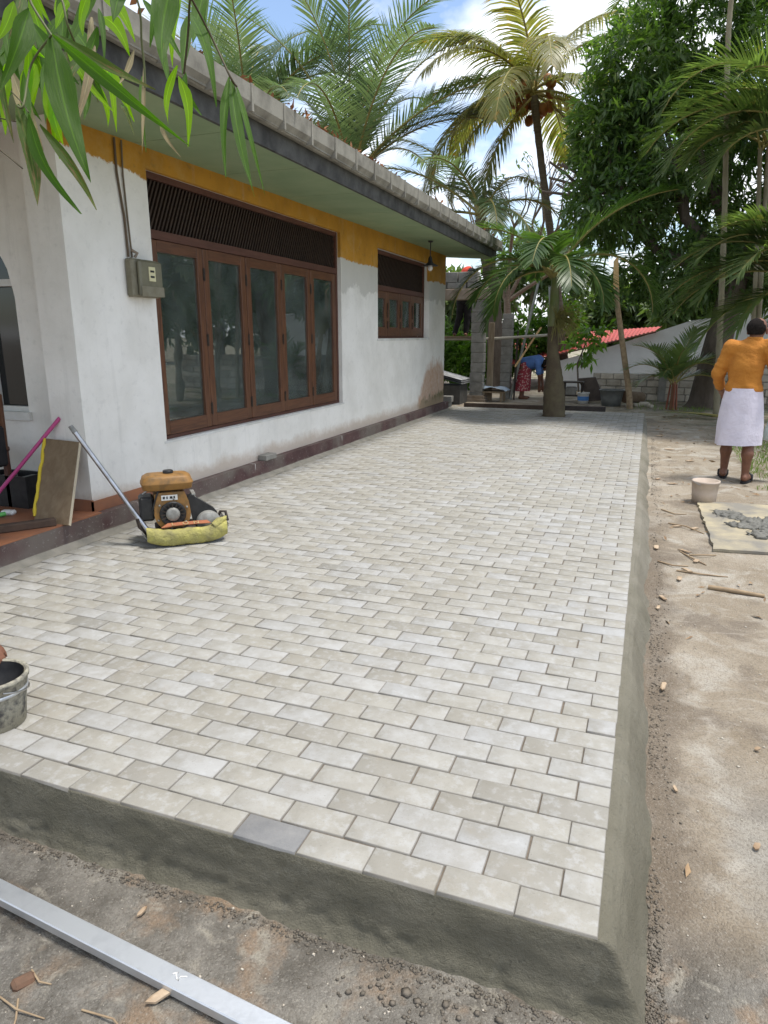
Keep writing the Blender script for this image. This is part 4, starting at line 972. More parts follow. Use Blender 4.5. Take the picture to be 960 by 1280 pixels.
def tree(name, label, base, h, lobes, per, m, ln, wd, seed, bark='bark', tr=.14, group=None, leaves=9, cat='tree', droop=.3):
    t = thing(name, base, label, cat, group); rs = random.Random(seed); b = Vector(base)
    mb = MB(); mb.tube([b+Vector((0, 0, -.1)), b+Vector((rs.uniform(-.1, .1), 0, h*.45)), b+Vector((rs.uniform(-.2, .2), 0, h*.75))], [tr*1.3, tr, tr*.7], 8)
    for l in lobes: mb.tube([b+Vector((0, 0, h*.4)), b.lerp(b+Vector(l[0]), .6)+Vector((0, 0, h*.15)), b+Vector(l[0])], [tr*.7, tr*.45, tr*.15], 6)
    mb.build('trunk', bark, t)
    crown('crown', [(tuple(b+Vector(l[0])), l[1], l[2]) for l in lobes], per, m, t, ln, wd, leaves, droop, seed, .3)
tree('leafy_shrub', 'bright green shrub behind the worker on the scaffold', (-5.6, 17.5, 0), 1.6, [((0, 0, 1.1), (1.1, .8, .9), 1), ((.9, -.2, .8), (.8, .7, .7), .8), ((-.8, 0, 1.4), (.9, .7, .8), .8)], 260, 'bush', .2, .08, 41, tr=.05, cat='shrub')
tree('leafy_shrub', 'bright green shrub behind the grey block column', (-3.4, 19.0, 0), 1.8, [((0, 0, 1.2), (1.0, .8, 1.0), 1), ((.9, 0, 1.7), (.8, .7, .8), .7), ((-.9, .1, 1.0), (.8, .7, .8), .8)], 240, 'bush', .2, .08, 42, tr=.05, cat='shrub')
tree('sapling', 'small yellow-green sapling in front of the red-roofed house', (-1.55, 16.4, 0), 1.7, [((0, 0, 1.15), (.4, .35, .45), 1), ((.3, 0, 1.5), (.35, .3, .3), .6)], 26, 'bush', .22, .09, 43, tr=.02, cat='sapling', leaves=6, droop=.5)
tree('leafy_tree', 'pale green distant tree behind the slim coconut trunk', (-5.6, 34, 0), 5.0, [((0, 0, 5), (2.1, 1.8, 1.6), 1), ((1.5, 0, 3.8), (1.6, 1.4, 1.3), .8), ((-1.6, 0, 3.6), (1.7, 1.4, 1.3), .8)], 330, 'fartree', .34, .13, 44)
for i, (x, y, h) in enumerate(((-21, 33, 7), (-16, 36, 6), (-11, 38, 5.2), (-1.5, 40, 4.6), (3, 36, 5.5), (8, 33, 6.5), (13, 30, 7), (19, 30, 7.5), (26, 34, 8))):
    tree('leafy_tree', 'round green tree in the belt beyond the neighbouring plot', (x, y, 0), h, [((0, 0, h*.72), (h*.42, h*.36, h*.3), 1), ((h*.3, 0, h*.5), (h*.34, h*.3, h*.24), .8), ((-h*.3, 0, h*.48), (h*.34, h*.3, h*.24), .8), ((0, 0, h*.32), (h*.5, h*.3, h*.25), .8)], 210, 'fartree', .55, .22, 60+i, group='far belt of trees', leaves=8)
palm('coconut_palm', 'coconut palm on the lawn across from the house windows', 'palm', (5.6, 8.6, 0), [(5.7, 8.6, -.1), (5.6, 8.6, 2.5), (5.4, 8.6, 5.2)], [.18, .13, .12], up_fronds(33, 13, 3.2), (5.4, 8.6, 5.3), 'coco2', .75, 44, .05, seed=35, droop=.6, vee=.1)
# grass and a fallen frond
gb = nrng.uniform([1.15, 6.3], [3.2, 10.4], (5200, 2)); keep = (vn(gb[:, 0]*1.7, gb[:, 1]*1.2, 3) > .42) & (nrng.random(len(gb)) < .9); gb = gb[keep]
g2 = nrng.uniform([-.3, 13.1], [3.6, 15.2], (1500, 2)); gb = np.concatenate([gb, g2[vn(g2[:, 0]*2, g2[:, 1]*2, 6) > .5]])
gB = np.stack([gb[:, 0], gb[:, 1], gz(gb[:, 0], gb[:, 1])-.005], 1); gD = nrng.normal(0, .45, gB.shape); gD[:, 2] = 1
o = leaf_cloud('grass', gB, gD, nrng.uniform(.04, .12, len(gB)), np.full(len(gB), .009), 'grass', None); tag(o, 'thin patchy green grass on the dirt by the person in orange', 'grass', kind='stuff')
ff_ = thing('fallen_frond', (.85, 12.3, GZ(.85, 12.3)), 'fallen green palm frond lying on the dirt by the mango trunk', 'frond')
frond(ff_, (1.35, 12.15, GZ(1.35, 12.15)+.05), D(172), D(6), D(-2), 1.0, .3, 22, .03, 'areca', droop=.5, vee=.1)

# ------------------------------------------------------------------ foreground cane branch
cb = thing('cane_plant', (-1.2, -.40, -.2), 'overhanging cane plant with long green leaves dangling in front of the eaves', 'plant')
LEAVES=[(-1.049,-0.433,1.980,-1.038,-0.525,1.830,0.047,0),(-1.052,-0.385,1.959,-0.925,-0.464,1.696,0.061,0),(-1.009,-0.429,1.940,-0.739,-0.437,1.741,0.029,0),
(-1.062,-0.364,1.970,-0.849,-0.370,1.855,0.023,1),(-1.182,-0.275,1.935,-1.097,-0.336,1.797,0.034,2),(-1.143,-0.392,1.856,-1.049,-0.464,1.664,0.039,1),
(-1.122,-0.388,1.842,-0.975,-0.440,1.651,0.035,0),(-1.126,-0.360,1.829,-0.973,-0.403,1.663,0.022,1),(-1.247,-0.231,1.985,-1.211,-0.302,1.876,0.042,2),
(-0.858,-0.286,2.054,-0.827,-0.375,1.888,0.053,0),(-0.894,-0.192,2.044,-0.797,-0.263,1.852,0.030,0),(-0.962,-0.097,2.082,-0.928,-0.177,1.945,0.028,0),
(-0.959,-0.148,1.975,-0.932,-0.228,1.844,0.019,2),(-0.901,-0.227,1.925,-0.840,-0.299,1.780,0.026,2),(-0.956,-0.126,1.969,-0.885,-0.182,1.867,0.026,0),
(-0.810,-0.193,1.925,-0.769,-0.288,1.724,0.020,0),(-0.805,-0.194,1.917,-0.717,-0.277,1.691,0.030,0),(-0.813,-0.164,1.916,-0.714,-0.242,1.697,0.014,0),
(-1.143,-0.132,2.001,-1.078,-0.205,1.849,0.017,2),(-1.112,-0.142,1.921,-1.044,-0.193,1.844,0.013,1),(-1.156,-0.157,2.130,-1.120,-0.229,2.019,0.026,2),
(-1.238,-0.131,2.137,-1.215,-0.199,2.056,0.030,2),(-1.214,-0.065,2.143,-1.152,-0.136,2.001,0.016,0),(-1.057,-0.180,2.112,-1.028,-0.247,2.026,0.039,0),
(-1.362,-0.143,2.061,-1.341,-0.224,1.934,0.045,0),(-1.037,-0.152,1.985,-0.989,-0.242,1.793,0.011,3),(-1.059,-0.152,2.014,-1.044,-0.225,1.929,0.013,3),
(-1.111,-0.066,1.998,-1.053,-0.147,1.822,0.014,0),(-0.997,-0.167,1.873,-0.917,-0.216,1.787,0.010,3),(-1.399,-0.171,2.009,-1.321,-0.188,2.041,0.028,2),
(-1.374,-0.138,2.095,-1.271,-0.176,2.017,0.024,2),(-1.210,-0.305,2.063,-1.189,-0.379,1.968,0.027,2),(-1.244,-0.104,2.040,-1.184,-0.178,1.888,0.031,0),
(-1.312,-0.125,2.058,-1.214,-0.171,1.954,0.021,2),(-1.207,-0.104,1.989,-1.134,-0.164,1.872,0.016,2),(-1.432,-0.109,2.078,-1.418,-0.197,1.937,0.054,0),
(-1.391,-0.089,2.095,-1.323,-0.146,1.997,0.032,2),(-1.269,-0.099,2.092,-1.168,-0.159,1.938,0.024,0),
(-1.416,0.060,2.183,-1.264,0.012,2.002,0.045,0),(-1.210,-0.078,2.101,-1.208,-0.164,1.984,0.029,0),(-1.415,-0.032,2.249,-1.328,-0.090,2.117,0.026,2),
(-1.393,-0.158,2.094,-1.322,-0.218,1.981,0.021,0),(-1.432,-0.087,2.212,-1.284,-0.140,2.016,0.042,1),(-1.211,-0.057,2.131,-1.110,-0.103,2.025,0.041,2),
(-1.344,-0.144,2.156,-1.323,-0.222,2.042,0.027,1),(-1.334,-0.043,2.158,-1.347,-0.150,1.987,0.028,0),(-1.580,0.098,2.263,-1.599,-0.015,2.075,0.025,0),
(-1.409,-0.055,2.193,-1.358,-0.137,2.024,0.040,2),(-1.611,0.021,2.287,-1.605,-0.093,2.064,0.045,2),(-1.343,-0.127,2.163,-1.239,-0.185,2.012,0.036,2),
(-1.259,0.005,2.250,-1.279,-0.112,2.050,0.035,0),(-1.391,-0.094,2.097,-1.357,-0.180,1.935,0.025,0),(-1.411,0.056,2.184,-1.354,-0.018,2.037,0.025,1),
(-1.472,0.087,2.256,-1.400,0.021,2.115,0.034,2),(-1.451,-0.113,2.090,-1.334,-0.169,1.926,0.026,0),(-1.300,-0.079,2.208,-1.250,-0.170,2.005,0.029,0),
(-1.381,0.137,2.281,-1.246,0.092,2.135,0.047,2),(-1.058,0.116,2.226,-1.039,0.029,2.083,0.042,0),(-1.175,0.077,2.208,-1.084,-0.003,1.991,0.030,0),
(-1.064,-0.033,2.179,-1.009,-0.112,2.018,0.037,2),(-1.158,0.166,2.262,-1.126,0.068,2.058,0.030,2),(-1.162,0.024,2.186,-1.026,-0.025,2.024,0.025,0),
(-1.113,0.027,2.194,-1.091,-0.058,2.054,0.032,0),(-1.164,0.217,2.305,-1.063,0.148,2.118,0.032,0),
(-1.303,0.013,2.167,-1.265,-0.081,1.971,0.022,3),(-1.171,-0.242,1.966,-1.117,-0.329,1.775,0.030,2),(-1.241,-0.244,2.029,-1.191,-0.332,1.841,0.024,2),
(-1.147,-0.187,2.019,-1.078,-0.251,1.892,0.021,1),(-1.183,-0.185,2.032,-1.086,-0.239,1.904,0.032,3),(-1.056,-0.271,1.981,-1.040,-0.368,1.806,0.021,3),
(-1.330,-0.065,2.057,-1.249,-0.129,1.914,0.023,0),(-1.225,-0.255,2.052,-1.082,-0.295,1.911,0.033,0),(-1.264,-0.291,1.952,-1.211,-0.363,1.818,0.032,2),
(-1.364,-0.124,2.071,-1.220,-0.174,1.893,0.036,2),(-1.373,-0.080,2.131,-1.301,-0.153,1.964,0.038,0),(-1.273,-0.290,2.047,-1.240,-0.372,1.905,0.031,1),
(-1.363,-0.105,2.017,-1.330,-0.180,1.899,0.032,2),(-1.371,-0.170,2.024,-1.257,-0.221,1.882,0.031,0),(-1.331,-0.177,2.030,-1.265,-0.247,1.883,0.032,1),
(-1.384,-0.087,2.077,-1.315,-0.149,1.957,0.029,0),(-1.101,-0.245,1.983,-1.087,-0.343,1.807,0.026,1),(-1.236,-0.276,1.957,-1.171,-0.352,1.795,0.028,0),
(-1.316,-0.228,1.980,-1.197,-0.286,1.805,0.035,3),(-1.166,-0.227,2.020,-1.025,-0.271,1.863,0.024,2),(-1.179,-0.211,2.011,-1.052,-0.253,1.884,0.032,0),
(-1.232,-0.340,1.944,-1.147,-0.406,1.787,0.021,1),(-1.264,-0.181,2.008,-1.214,-0.256,1.864,0.029,0),(-1.204,-0.103,2.029,-1.075,-0.150,1.882,0.037,2)]  

STEMS = [[(-1.201, -0.439, 2.086), (-1.095, -0.407, 2.059), (-1.063, -0.412, 1.999), (-1.026, -0.412, 1.946)], [(-1.185, -0.317, 2.111), (-1.108, -0.3, 2.067), (-1.085, -0.307, 2.009), (-1.108, -0.265, 1.993)], [(-1.043, -0.394, 1.955), (-1.142, -0.348, 1.936), (-1.123, -0.396, 1.853), (-1.133, -0.401, 1.85)], [(-1.204, -0.253, 2.167), (-1.023, -0.202, 2.106), (-1.022, -0.174, 2.005), (-1.023, -0.172, 1.934)], [(-1.036, -0.311, 2.127), (-0.841, -0.29, 2.056), (-0.873, -0.221, 2.031), (-0.912, -0.194, 1.94)], [(-0.841, -0.29, 2.056), (-0.834, -0.217, 1.994), (-0.79, -0.222, 1.913), (-0.795, -0.193, 1.906)], [(-1.233, -0.404, 1.855), (-1.189, -0.392, 1.838), (-1.157, -0.382, 1.831)], [(-1.244, -0.418, 1.819), (-1.166, -0.423, 1.775), (-1.115, -0.424, 1.739)], [(-1.27, -0.288, 1.927), (-1.201, -0.328, 1.887), (-1.113, -0.397, 1.839)]]
for i, s_ in enumerate(STEMS):
    p, r = trunk_tube(s_, [.0022 if i < 6 else .0012]*len(s_), 5); MB().tube(p, r, 6).build('stem', simple('cane_stem%d' % i, (.07, .055, .025) if i > 3 else (.10, .11, .04), .6), cb)
# canes rooted in the soil left of the patio, arching over the picture's corner
for k, (x, y, tx, ty, tz) in enumerate(((-1.75, -.75, -1.201, -.439, 2.086), (-1.85, -.6, -1.204, -.253, 2.167), (-1.65, -.7, -1.036, -.311, 2.127))):
    p, r = trunk_tube([(x, y, -.22), (x-.05, y, .8), (x+.1, y+.08, 1.75), ((x+tx)/2+.05, (y+ty)/2, 2.25), (tx, ty, tz)], [.014, .012, .010, .007, .004], 6)
    MB().tube(p, r, 8).build('cane', 'cane', cb)
lr = random.Random(21)
for L in LEAVES:
    a, b, w, k = Vector(L[:3]), Vector(L[3:6]), L[6], L[7]
    ax = b-a; ln_ = ax.length; d = ax.normalized(); view = (CAM-(a+b)/2).normalized()
    s = d.cross(view).normalized(); s = (Matrix.Rotation(lr.uniform(-.65, .65), 3, d) @ s); nn = s.cross(d).normalized()
    V = []; F = []; UVs = []; n = 12; bend = lr.uniform(-.10, .12)*ln_; curl = lr.uniform(-.05, .05)*ln_
    for i in range(n+1):
        u = i/n; c = a+ax*u+nn*bend*math.sin(math.pi*u)+s*curl*math.sin(math.pi*u)
        hw = w*.42*min(1, (u/.30+.05))**.7*(1-max(0, (u-.25)/.75)**1.45)+.0004
        wav = .06*w*math.sin(u*9+L[0]*40)
        for q in (-1, -.5, 0, .5, 1): UVs.append((u, q*.5+.5)); V.append(c+s*hw*q+nn*(abs(q)*hw*.30+wav*q))
    for i in range(n):
        for q in range(4): F.append((i*5+q, i*5+q+1, i*5+q+6, i*5+q+5))
    lf = mesh_np('leaf', np.array([tuple(v) for v in V]), np.array(F), 'leaf%d' % k, cb, True)
    ul = lf.data.uv_layers.new(name='UVMap'); li = np.zeros(len(lf.data.loops), np.int32); lf.data.loops.foreach_get('vertex_index', li); ul.data.foreach_set('uv', np.array(UVs, np.float32)[li].ravel())
# ------------------------------------------------------------------ far end of the plot
def part(mb, n, m, p): return mb.build(n, m, p)
kb = MB().box(-3.55, -1.66, 12.74, 12.80, -.05, .075).build('edging_board', 'oldwood'); kb.data.materials[0] = simple('dark_board', (.06, .04, .03), .85, (.09, .065, .05), 9)
tag(kb, 'long dark timber board set on edge along the far end of the patio', 'board')
kb = MB().box(-1.64, -.72, 12.76, 12.84, -.05, .085).build('edging_board', simple('black_board', (.035, .03, .027), .85, (.06, .05, .045), 9)); tag(kb, 'short blackish board closing the patio end below the tub', 'board')
# boundary wall of cement blocks
bw = thing('boundary_wall', (1.2, 15.5, 0), 'low boundary wall of pale cement blocks with a raised section', 'wall')
MB().box(-1.18, .28, 15.46, 15.60, -.2, .60).box(.281, 5.0, 15.46, 15.60, -.2, .92).build('mortar_core', 'stonejoint', bw)
rb = random.Random(6); stones = [simple('wall_block%d' % i, tuple(v*f for v in (.54, .49, .41)), .9, tuple(v*f for v in (.40, .35, .28)), 6, .5, 40) for i, f in enumerate((.8, .95, 1.1))]
z = 0.0; k = 0
while z < .9:
    x = -1.18+(.0 if k % 2 else -.0); x1 = 4.95; hgt = .155
    if z > .5: x = .285
    x -= .17*(k % 2) if z < .5 else 0
    while x < x1:
        w = rb.uniform(.24, .36); a, b = max(x, -1.17 if z < .5 else .29)+.008, min(x+w, x1)-.008
        if b-a > .06:
            MB().box(a, b, 15.425+rb.uniform(0, .012), 15.47, z+.006+rb.uniform(0, .006), min(z+hgt-.008, .595 if a < .2 else .915), bev=.012).build('block', stones[rb.randrange(3)], bw)
        x += w
    z += hgt; k += 1
MB().box(.24, .40, 15.38, 15.455, -.1, .95, bev=.01).build('post', 'cement', bw)
# neighbouring house down the slope: white wall, red sheet roof
nb = thing('neighbour_house', (-.5, 21, 0), 'neighbouring white house with a low red sheet roof beyond the wall', 'house')
e0 = Vector((-2.0, 17.4, .80)); e1 = Vector((1.3, 24.5, 1.30)); ed = (e1-e0).normalized(); nv = Vector((ed.y, -ed.x, 0)).normalized()
w0, w1 = e0-ed*.9-nv*.35, e1-nv*.35
MB().prism([(-2.6, 18.2, -.6), (3.6, 18.2, -.6), (3.6, 18.2, 2.2), (.9, 18.2, 1.80), (-.8, 18.2, 1.22), (-2.6, 18.2, .68)], (0, .2, 0)).build('wall', 'nbwall', nb)
rv = [(-2.3, 17.95, .66), (-.88, 17.95, 1.13), (.75, 17.95, 1.70), (.6, 22.5, 2.25), (-1.9, 22.5, 1.85), (-5.6, 22.5, 1.45), (-5.2, 18.6, .62)]
rm_ = MB(); cx_, cy_ = -2.0, 20.5
N_ = 90
for i in range(N_):
    # corrugated strips running up the slope
    u0, u1 = i/N_, (i+1)/N_
    def eave(u): return Vector((-4.2, 18.05, .52)).lerp(Vector((.1, 17.95, 1.56)), u)
    def top(u): return Vector((-5.2, 23.0, 1.34)).lerp(Vector((.3, 23.0, 1.72)), u)
    h = .012 if i % 2 else -.012
    rm_.add([eave(u0)+Vector((0, 0, -h)), eave(u1)+Vector((0, 0, h)), top(u1)+Vector((0, 0, h)), top(u0)+Vector((0, 0, -h))], [(0, 1, 2, 3)])
rm_.build('roof', 'redroof', nb)
MB().tube([(-4.2, 17.99, .49), (.1, 17.9, 1.53)], .025, 6).build('roof_edge', simple('roof_trim', (.12, .05, .04), .7), nb)
# unfinished block frame
ub = thing('unfinished_frame', (-4.4, 14, 0), 'unfinished block-and-lintel frame of a new building past the house corner', 'building frame')
k = 0
for r0, r1, z0, z1 in ((-3.72, -3.43, 0, .0),):
    z = .0
    while z < 2.19:
        h = min(.215, 2.2-z); j = rb.uniform(-.008, .008)
        MB().box(r0+j, r1+j, 13.9, 14.12, z+.006, z+h-.006, bev=.008).build('block', 'cement', ub); z += .215
MB().box(-3.70, -3.45, 13.92, 14.10, -.1, 2.19).build('mortar_core', 'stonejoint', ub)
MB().box(-3.86, -3.36, 13.86, 14.16, -.1, .07, bev=.01).box(-3.82, -3.38, 13.87, 14.15, .071, .14, bev=.01).build('footing', 'concrete', ub)
MB().box(-7.2, -3.36, 13.88, 14.14, 2.2, 2.43, bev=.012).build('lintel', 'concrete', ub)
for z0, z1, sft in ((2.435, 2.56, .2), (2.565, 2.78, 0.0)):
    x = -7.2+sft
    while x < -3.6:
        b = min(x+.44, -3.4)
        MB().box(x+.008, b-.008, 13.91, 14.11, z0, z1, bev=.01).build('block', 'cement', ub); x += .45
MB().box(-7.1, -6.85, 13.9, 14.12, -.1, 2.19).build('pillar', 'cement', ub)
bc = thing('block_column', (-3.1, 14.9, 0), 'free-standing grey block column beside the leaning planks', 'column')
z = 0.
while z < 1.9:
    MB().box(-3.22+rb.uniform(-.006, .006), -2.99, 14.8, 15.03, z+.005, min(z+.2, 1.93)-.005, bev=.008).build('block', 'cement', bc); z += .2
MB().box(-3.20, -3.01, 14.82, 15.01, -.1, 1.90).build('mortar_core', 'stonejoint', bc)
def pole(n, a, b, r, m, lab, cat, grp=None, seg=4):
    o = MB().tube([Vector(a).lerp(Vector(b), i/seg)+Vector((rb.uniform(-1, 1), 0, rb.uniform(-1, 1)))*r*.25 for i in range(seg+1)], [r*(1+.08*rb.uniform(-1, 1)) for i in range(seg+1)], 8).build(n, m); return tag(o, lab, cat, grp)
def plank(n, a, b, w, t, m, lab, cat):
    a, b = Vector(a), Vector(b); d = (b-a); M = Matrix.Translation(a) @ d.to_track_quat('Z', 'Y').to_matrix().to_4x4()
    return tag(MB().box(-w/2, w/2, -t/2, t/2, 0, d.length, M, bev=min(t, w)*.12).build(n, m), lab, cat)
sc_ = thing('scaffold', (-3.5, 14.5, 0), 'timber scaffold with a standing plank behind the block frame', 'scaffold')
MB().tube([(-5.6, 14.66, 1.36), (-3.4, 14.66, 1.37), (-2.0, 14.70, 1.46)], .032, 8).build('ledger', 'bambo', sc_)
MB().box(-5.6, -3.6, 14.50, 14.80, 1.393, 1.43).build('deck_plank', 'oldwood', sc_)
for x in (-5.5, -3.62): MB().tube([(x, 14.62, -.1), (x, 14.62, 2.1)], .035, 8).build('upright', 'bambo', sc_)
MB().tube([(-2.86, 14.69, -.05), (-2.83, 14.69, 1.55)], .022, 8).build('upright', 'iron', sc_)
plank('plank', (-3.36, 14.32, -.05), (-3.36, 14.34, 1.72), .13, .05, 'oldwood', 'brown upright timber post next to the block pillar', 'post')
plank('plank', (-2.96, 14.75, -.05), (-2.44, 14.95, 2.75), .12, .035, simple('grey_plank', (.30, .31, .28), .85, (.22, .225, .2), 8), 'long grey plank leaning steeply beside the block column', 'plank')
plank('plank', (-1.98, 14.95, -.05), (-2.22, 15.05, 2.5), .11, .035, simple('grey_plank_b', (.34, .35, .33), .85, (.26, .27, .25), 8), 'pale grey plank standing upright behind the bottle-trunked palm', 'plank')
plank('plank', (-2.85, 14.6, .75), (-2.35, 14.9, 1.62), .05, .03, 'palewood', 'short thin batten propped across the leaning grey plank', 'batten')
pp = thing('timber_pole', (-.31, 13.5, 0), 'tall bent timber pole with a freshly split pale top', 'pole')
MB().tube([(-.28, 13.5, -.03), (-.33, 13.5, .34), (-.53, 13.5, 1.28), (-.70, 13.5, 2.1), (-.72, 13.5, 2.36)], [.065, .06, .055, .05, .045], 10).build('lower_pole', 'stickm', pp)
MB().prism([(-.785, 13.47, 2.3), (-.675, 13.47, 2.3), (-.74, 13.47, 2.96), (-.82, 13.47, 2.84)], (0, .045, 0)).build('split_top', 'palewood', pp)
# litter of the building site at the far end
tb = thing('trestle_table', (-3.2, 14.15, 0), 'low timber trestle table under a blue plastic sheet', 'table')
MB().box(-3.52, -2.95, 13.95, 14.4, .20, .235).build('table_top', 'oldwood', tb)
for x in (-3.45, -3.02):
    for y in (14.0, 14.35): MB().box(x-.025, x+.025, y-.02, y+.02, -.02, .20).build('leg', 'oldwood', tb)
xs = np.linspace(-3.62, -2.9, 26); ys = np.linspace(13.9, 14.45, 16); XX, YY = np.meshgrid(xs, ys, indexing='ij')
ZZ = .25+.07*fbm(XX*7, YY*7, 4)-.06*np.clip((np.abs(XX+3.26)-.28)/.08, 0, 1)+.03*np.sin(XX*17+YY*9)*.5+.03
I = np.arange(26*16).reshape(26, 16); o = mesh_np('plastic_sheet', np.stack([XX, YY, ZZ], -1).reshape(-1, 3), np.stack([I[:-1, :-1], I[1:, :-1], I[1:, 1:], I[:-1, 1:]], -1).reshape(-1, 4), 'tarp', None, True); tag(o, 'crumpled blue and white plastic sheet spread on the trestle table', 'plastic sheet')
mt = thing('metal_stand', (-1.5, 14.5, 0), 'black metal work stand with a shelf behind the bottle-trunked palm', 'stand')
MB().box(-1.76, -1.30, 14.35, 14.7, .43, .46, bev=.006).build('top', 'iron', mt)
for x in (-1.73, -1.35):
    for y in (14.38, 14.66): MB().box(x, x+.03, y, y+.03, -.02, .43).build('leg', 'iron', mt)
MB().box(-1.74, -1.32, 14.4, 14.66, .14, .16).build('shelf', 'iron', mt)
MB().box(-1.68, -1.45, 14.42, 14.62, .16, .34, bev=.02).build('shelf_box', 'cement', mt)
o = MB().prism([(-1.46, 14.75, .50), (-1.08, 14.75, .54), (-.84, 14.6, .06), (-1.18, 14.6, .02)], (.0, .03, .012)).build('metal_sheet', simple('dark_sheet', (.045, .032, .026), .6, (.075, .055, .042), 7)); tag(o, 'dark rusty metal sheet propped beside the black stand', 'sheet')
def bucket(n, c, r0, r1, h, m, lab, handle=None, rim=.008, inner=None, cat='bucket'):
    t = thing(n, c, lab, cat); th = .006
    MB().lathe([(.001, 0), (r0, 0), (r0+(r1-r0)*.5, h*.5), (r1, h-.02), (r1+rim, h-.018), (r1+rim, h), (r1-th, h), (r0-th, .012), (.001, .012)], c, 28).build('shell', m, t)
    if inner: MB().lathe([(.001, h*.55), (r0+(r1-r0)*.5-th, h*.52)], c, 28).build('contents', inner, t)
    if handle:
        a0, tilt = handle; pts = []
        for i in range(13):
            a = math.pi*i/12; p = Vector((math.cos(a)*(r1+rim), math.sin(a)*(r1+rim)*math.sin(tilt)*1.0, math.sin(a)*(r1+rim)*math.cos(tilt)+h-.03))
            pts.append(Matrix.Rotation(a0, 4, 'Z') @ p+Vector(c))
        MB().tube(pts, .0035, 6).build('handle', 'steel', t)
    return t
t_ = bucket('tub', (-.68, 14.0, 0), .19, .245, .34, 'tub', 'large dark grey rubber tub standing past the patio end', cat='tub', rim=.015)
b2 = bucket('paint_bucket', (-1.28, 14.3, 0), .105, .125, .24, 'white', 'small white paint bucket with a blue band near the metal stand')
MB().lathe([(.1185, .07), (.1235, .16)], (-1.28, 14.3, 0), 28).build('blue_band', simple('blue_print', (.08, .22, .5), .5), b2)
lg = thing('log', (-.32, 14.2, 0), 'cut log lying with its round brown end facing the patio', 'log')
MB().tube([(-.40, 14.02, .19), (-.1, 14.5, .15)], [.13, .12], 14).build('bole', simple('log_bark', (.14, .095, .06), .9, (.2, .15, .1), 9), lg)
MB().tube([(-.41, 14.005, .19), (-.405, 14.013, .19)], [.105, .108], 14).build('cut_face', simple('log_end', (.17, .10, .06), .9, (.10, .06, .04), 25), lg)
for i, (x, y, s) in enumerate(((-.18, 14.0, .09), (-.02, 14.1, .11), (-.33, 13.85, .07), (.1, 13.9, .08))):
    o = MB().box(-s, s, -s*.6, s*.6, 0, s*.9, xf((x, y, GZ(x, y)-.01), rb.uniform(0, 3), .1), bev=s*.25).build('stone', 'stone'); tag(o, 'rough lump of rubble beside the cut log', 'rubble', 'rubble by the log')
cs = thing('roof_sheet_stack', (-4.25, 13.45, 0), 'slanting stack of grey corrugated roofing sheets behind the house corner', 'roofing sheets')
for j in range(3):
    m_ = MB(); n = 26
    for i in range(n):
        u0, u1 = i/n, (i+1)/n; za = .014*math.sin(i*1.6); zb = .014*math.sin((i+1)*1.6)
        def q(u, v, dz): return Vector((-5.4+1.7*v, 13.1+.75*u, .86-.42*v+dz+.04*j))
        m_.add([q(u0, 0, za), q(u1, 0, zb), q(u1, 1, zb), q(u0, 1, za)], [(0, 1, 2, 3)])
    m_.build('sheet', simple('grey_sheet%d' % j, (.22+.04*j, .23+.04*j, .24+.04*j), .55, (.15, .15, .155), 6, metal=.3), cs)
MB().box(-5.3, -3.75, 13.15, 13.8, -.02, .40).build('dark_crate', simple('near_black_crate', (.05, .05, .045), .9, (.08, .075, .07), 8), cs)  # near-black box filling the space under the sheets
for i, (x, y, z) in enumerate(((-3.83, 12.35, .0), (-3.80, 12.36, .125), (-4.1, 12.5, 0))):
    o = MB().box(x-.1, x+.1, y-.09, y+.09, z-.02 if z == 0 else z, z+.12, bev=.008).build('cement_block', 'cement'); tag(o, 'grey cement block piled at the foot of the house corner', 'block', 'blocks at the far house corner')

# ------------------------------------------------------------------ near the house
o = MB().box(-3.775, -3.67, 4.78, 5.0, .166, .222, bev=.006).build('loose_paver', 'cement'); tag(o, 'single loose paver lying on the maroon plinth under the big window', 'paver')
lp = thing('leaning_board', (-3.85, 2.05, ZF+.012), 'worn brown plywood board leaning against the porch pilaster', 'board')
A, B_, C_, D_ = Vector((-3.935, 2.02, ZF+.012)), Vector((-3.655, 2.05, ZF+.012)), Vector((-3.80, 2.375, .70)), Vector((-4.085, 2.35, .715))
nrm_ = (B_-A).cross(D_-A).normalized(); nrm_ = nrm_ if nrm_.y > 0 else -nrm_
MB().prism([A, B_, C_, D_], nrm_*.02).build('face', 'ply', lp)
MB().prism([B_+Vector((.001, 0, 0)), B_+nrm_*.02+Vector((.001, 0, 0)), C_+nrm_*.02+Vector((.001, 0, 0)), C_+Vector((.001, 0, 0))], Vector((.006, 0, 0))).build('edge', 'plyedge', lp)
yv = []; 
m_ = MB(); st = [D_.lerp(A, i/14)+Vector((-.004+.004*math.sin(i*2.1)+.003*math.sin(i*5), -.004, 0)) for i in range(14)]
m_.tube(st, [.008+.006*abs(math.sin(i*1.7)) for i in range(14)], 6); m_.build('yellow_paint_edge', 'yellowrag', lp)
br = thing('broom', (-4.42, 2.2, ZF+.012), 'broom with a pink handle and red bristles leaning in the porch', 'broom')
MB().tube([(-4.46, 2.13, .25), (-4.0, 2.42, .86)], .014, 8).build('handle', 'pink', br)
MB().box(-.09, .09, -.025, .025, 0, .05, xf((-4.45, 2.10, .215), -.5, 0, .25), bev=.008).build('head', 'redbr', br)
m_ = MB()
for i in range(60):
    u = rb.uniform(-.085, .085); v = rb.uniform(-.02, .02); p = xf((-4.45, 2.10, .215), -.5, 0, .25) @ Vector((u, v, 0))
    m_.tube([p, p+Vector((u*.25+.03, -.03+v, -.035))], [.003, .002], 3, cap=False)
o = m_.build('bristles', 'redbr', br); o['kind'] = 'stuff'
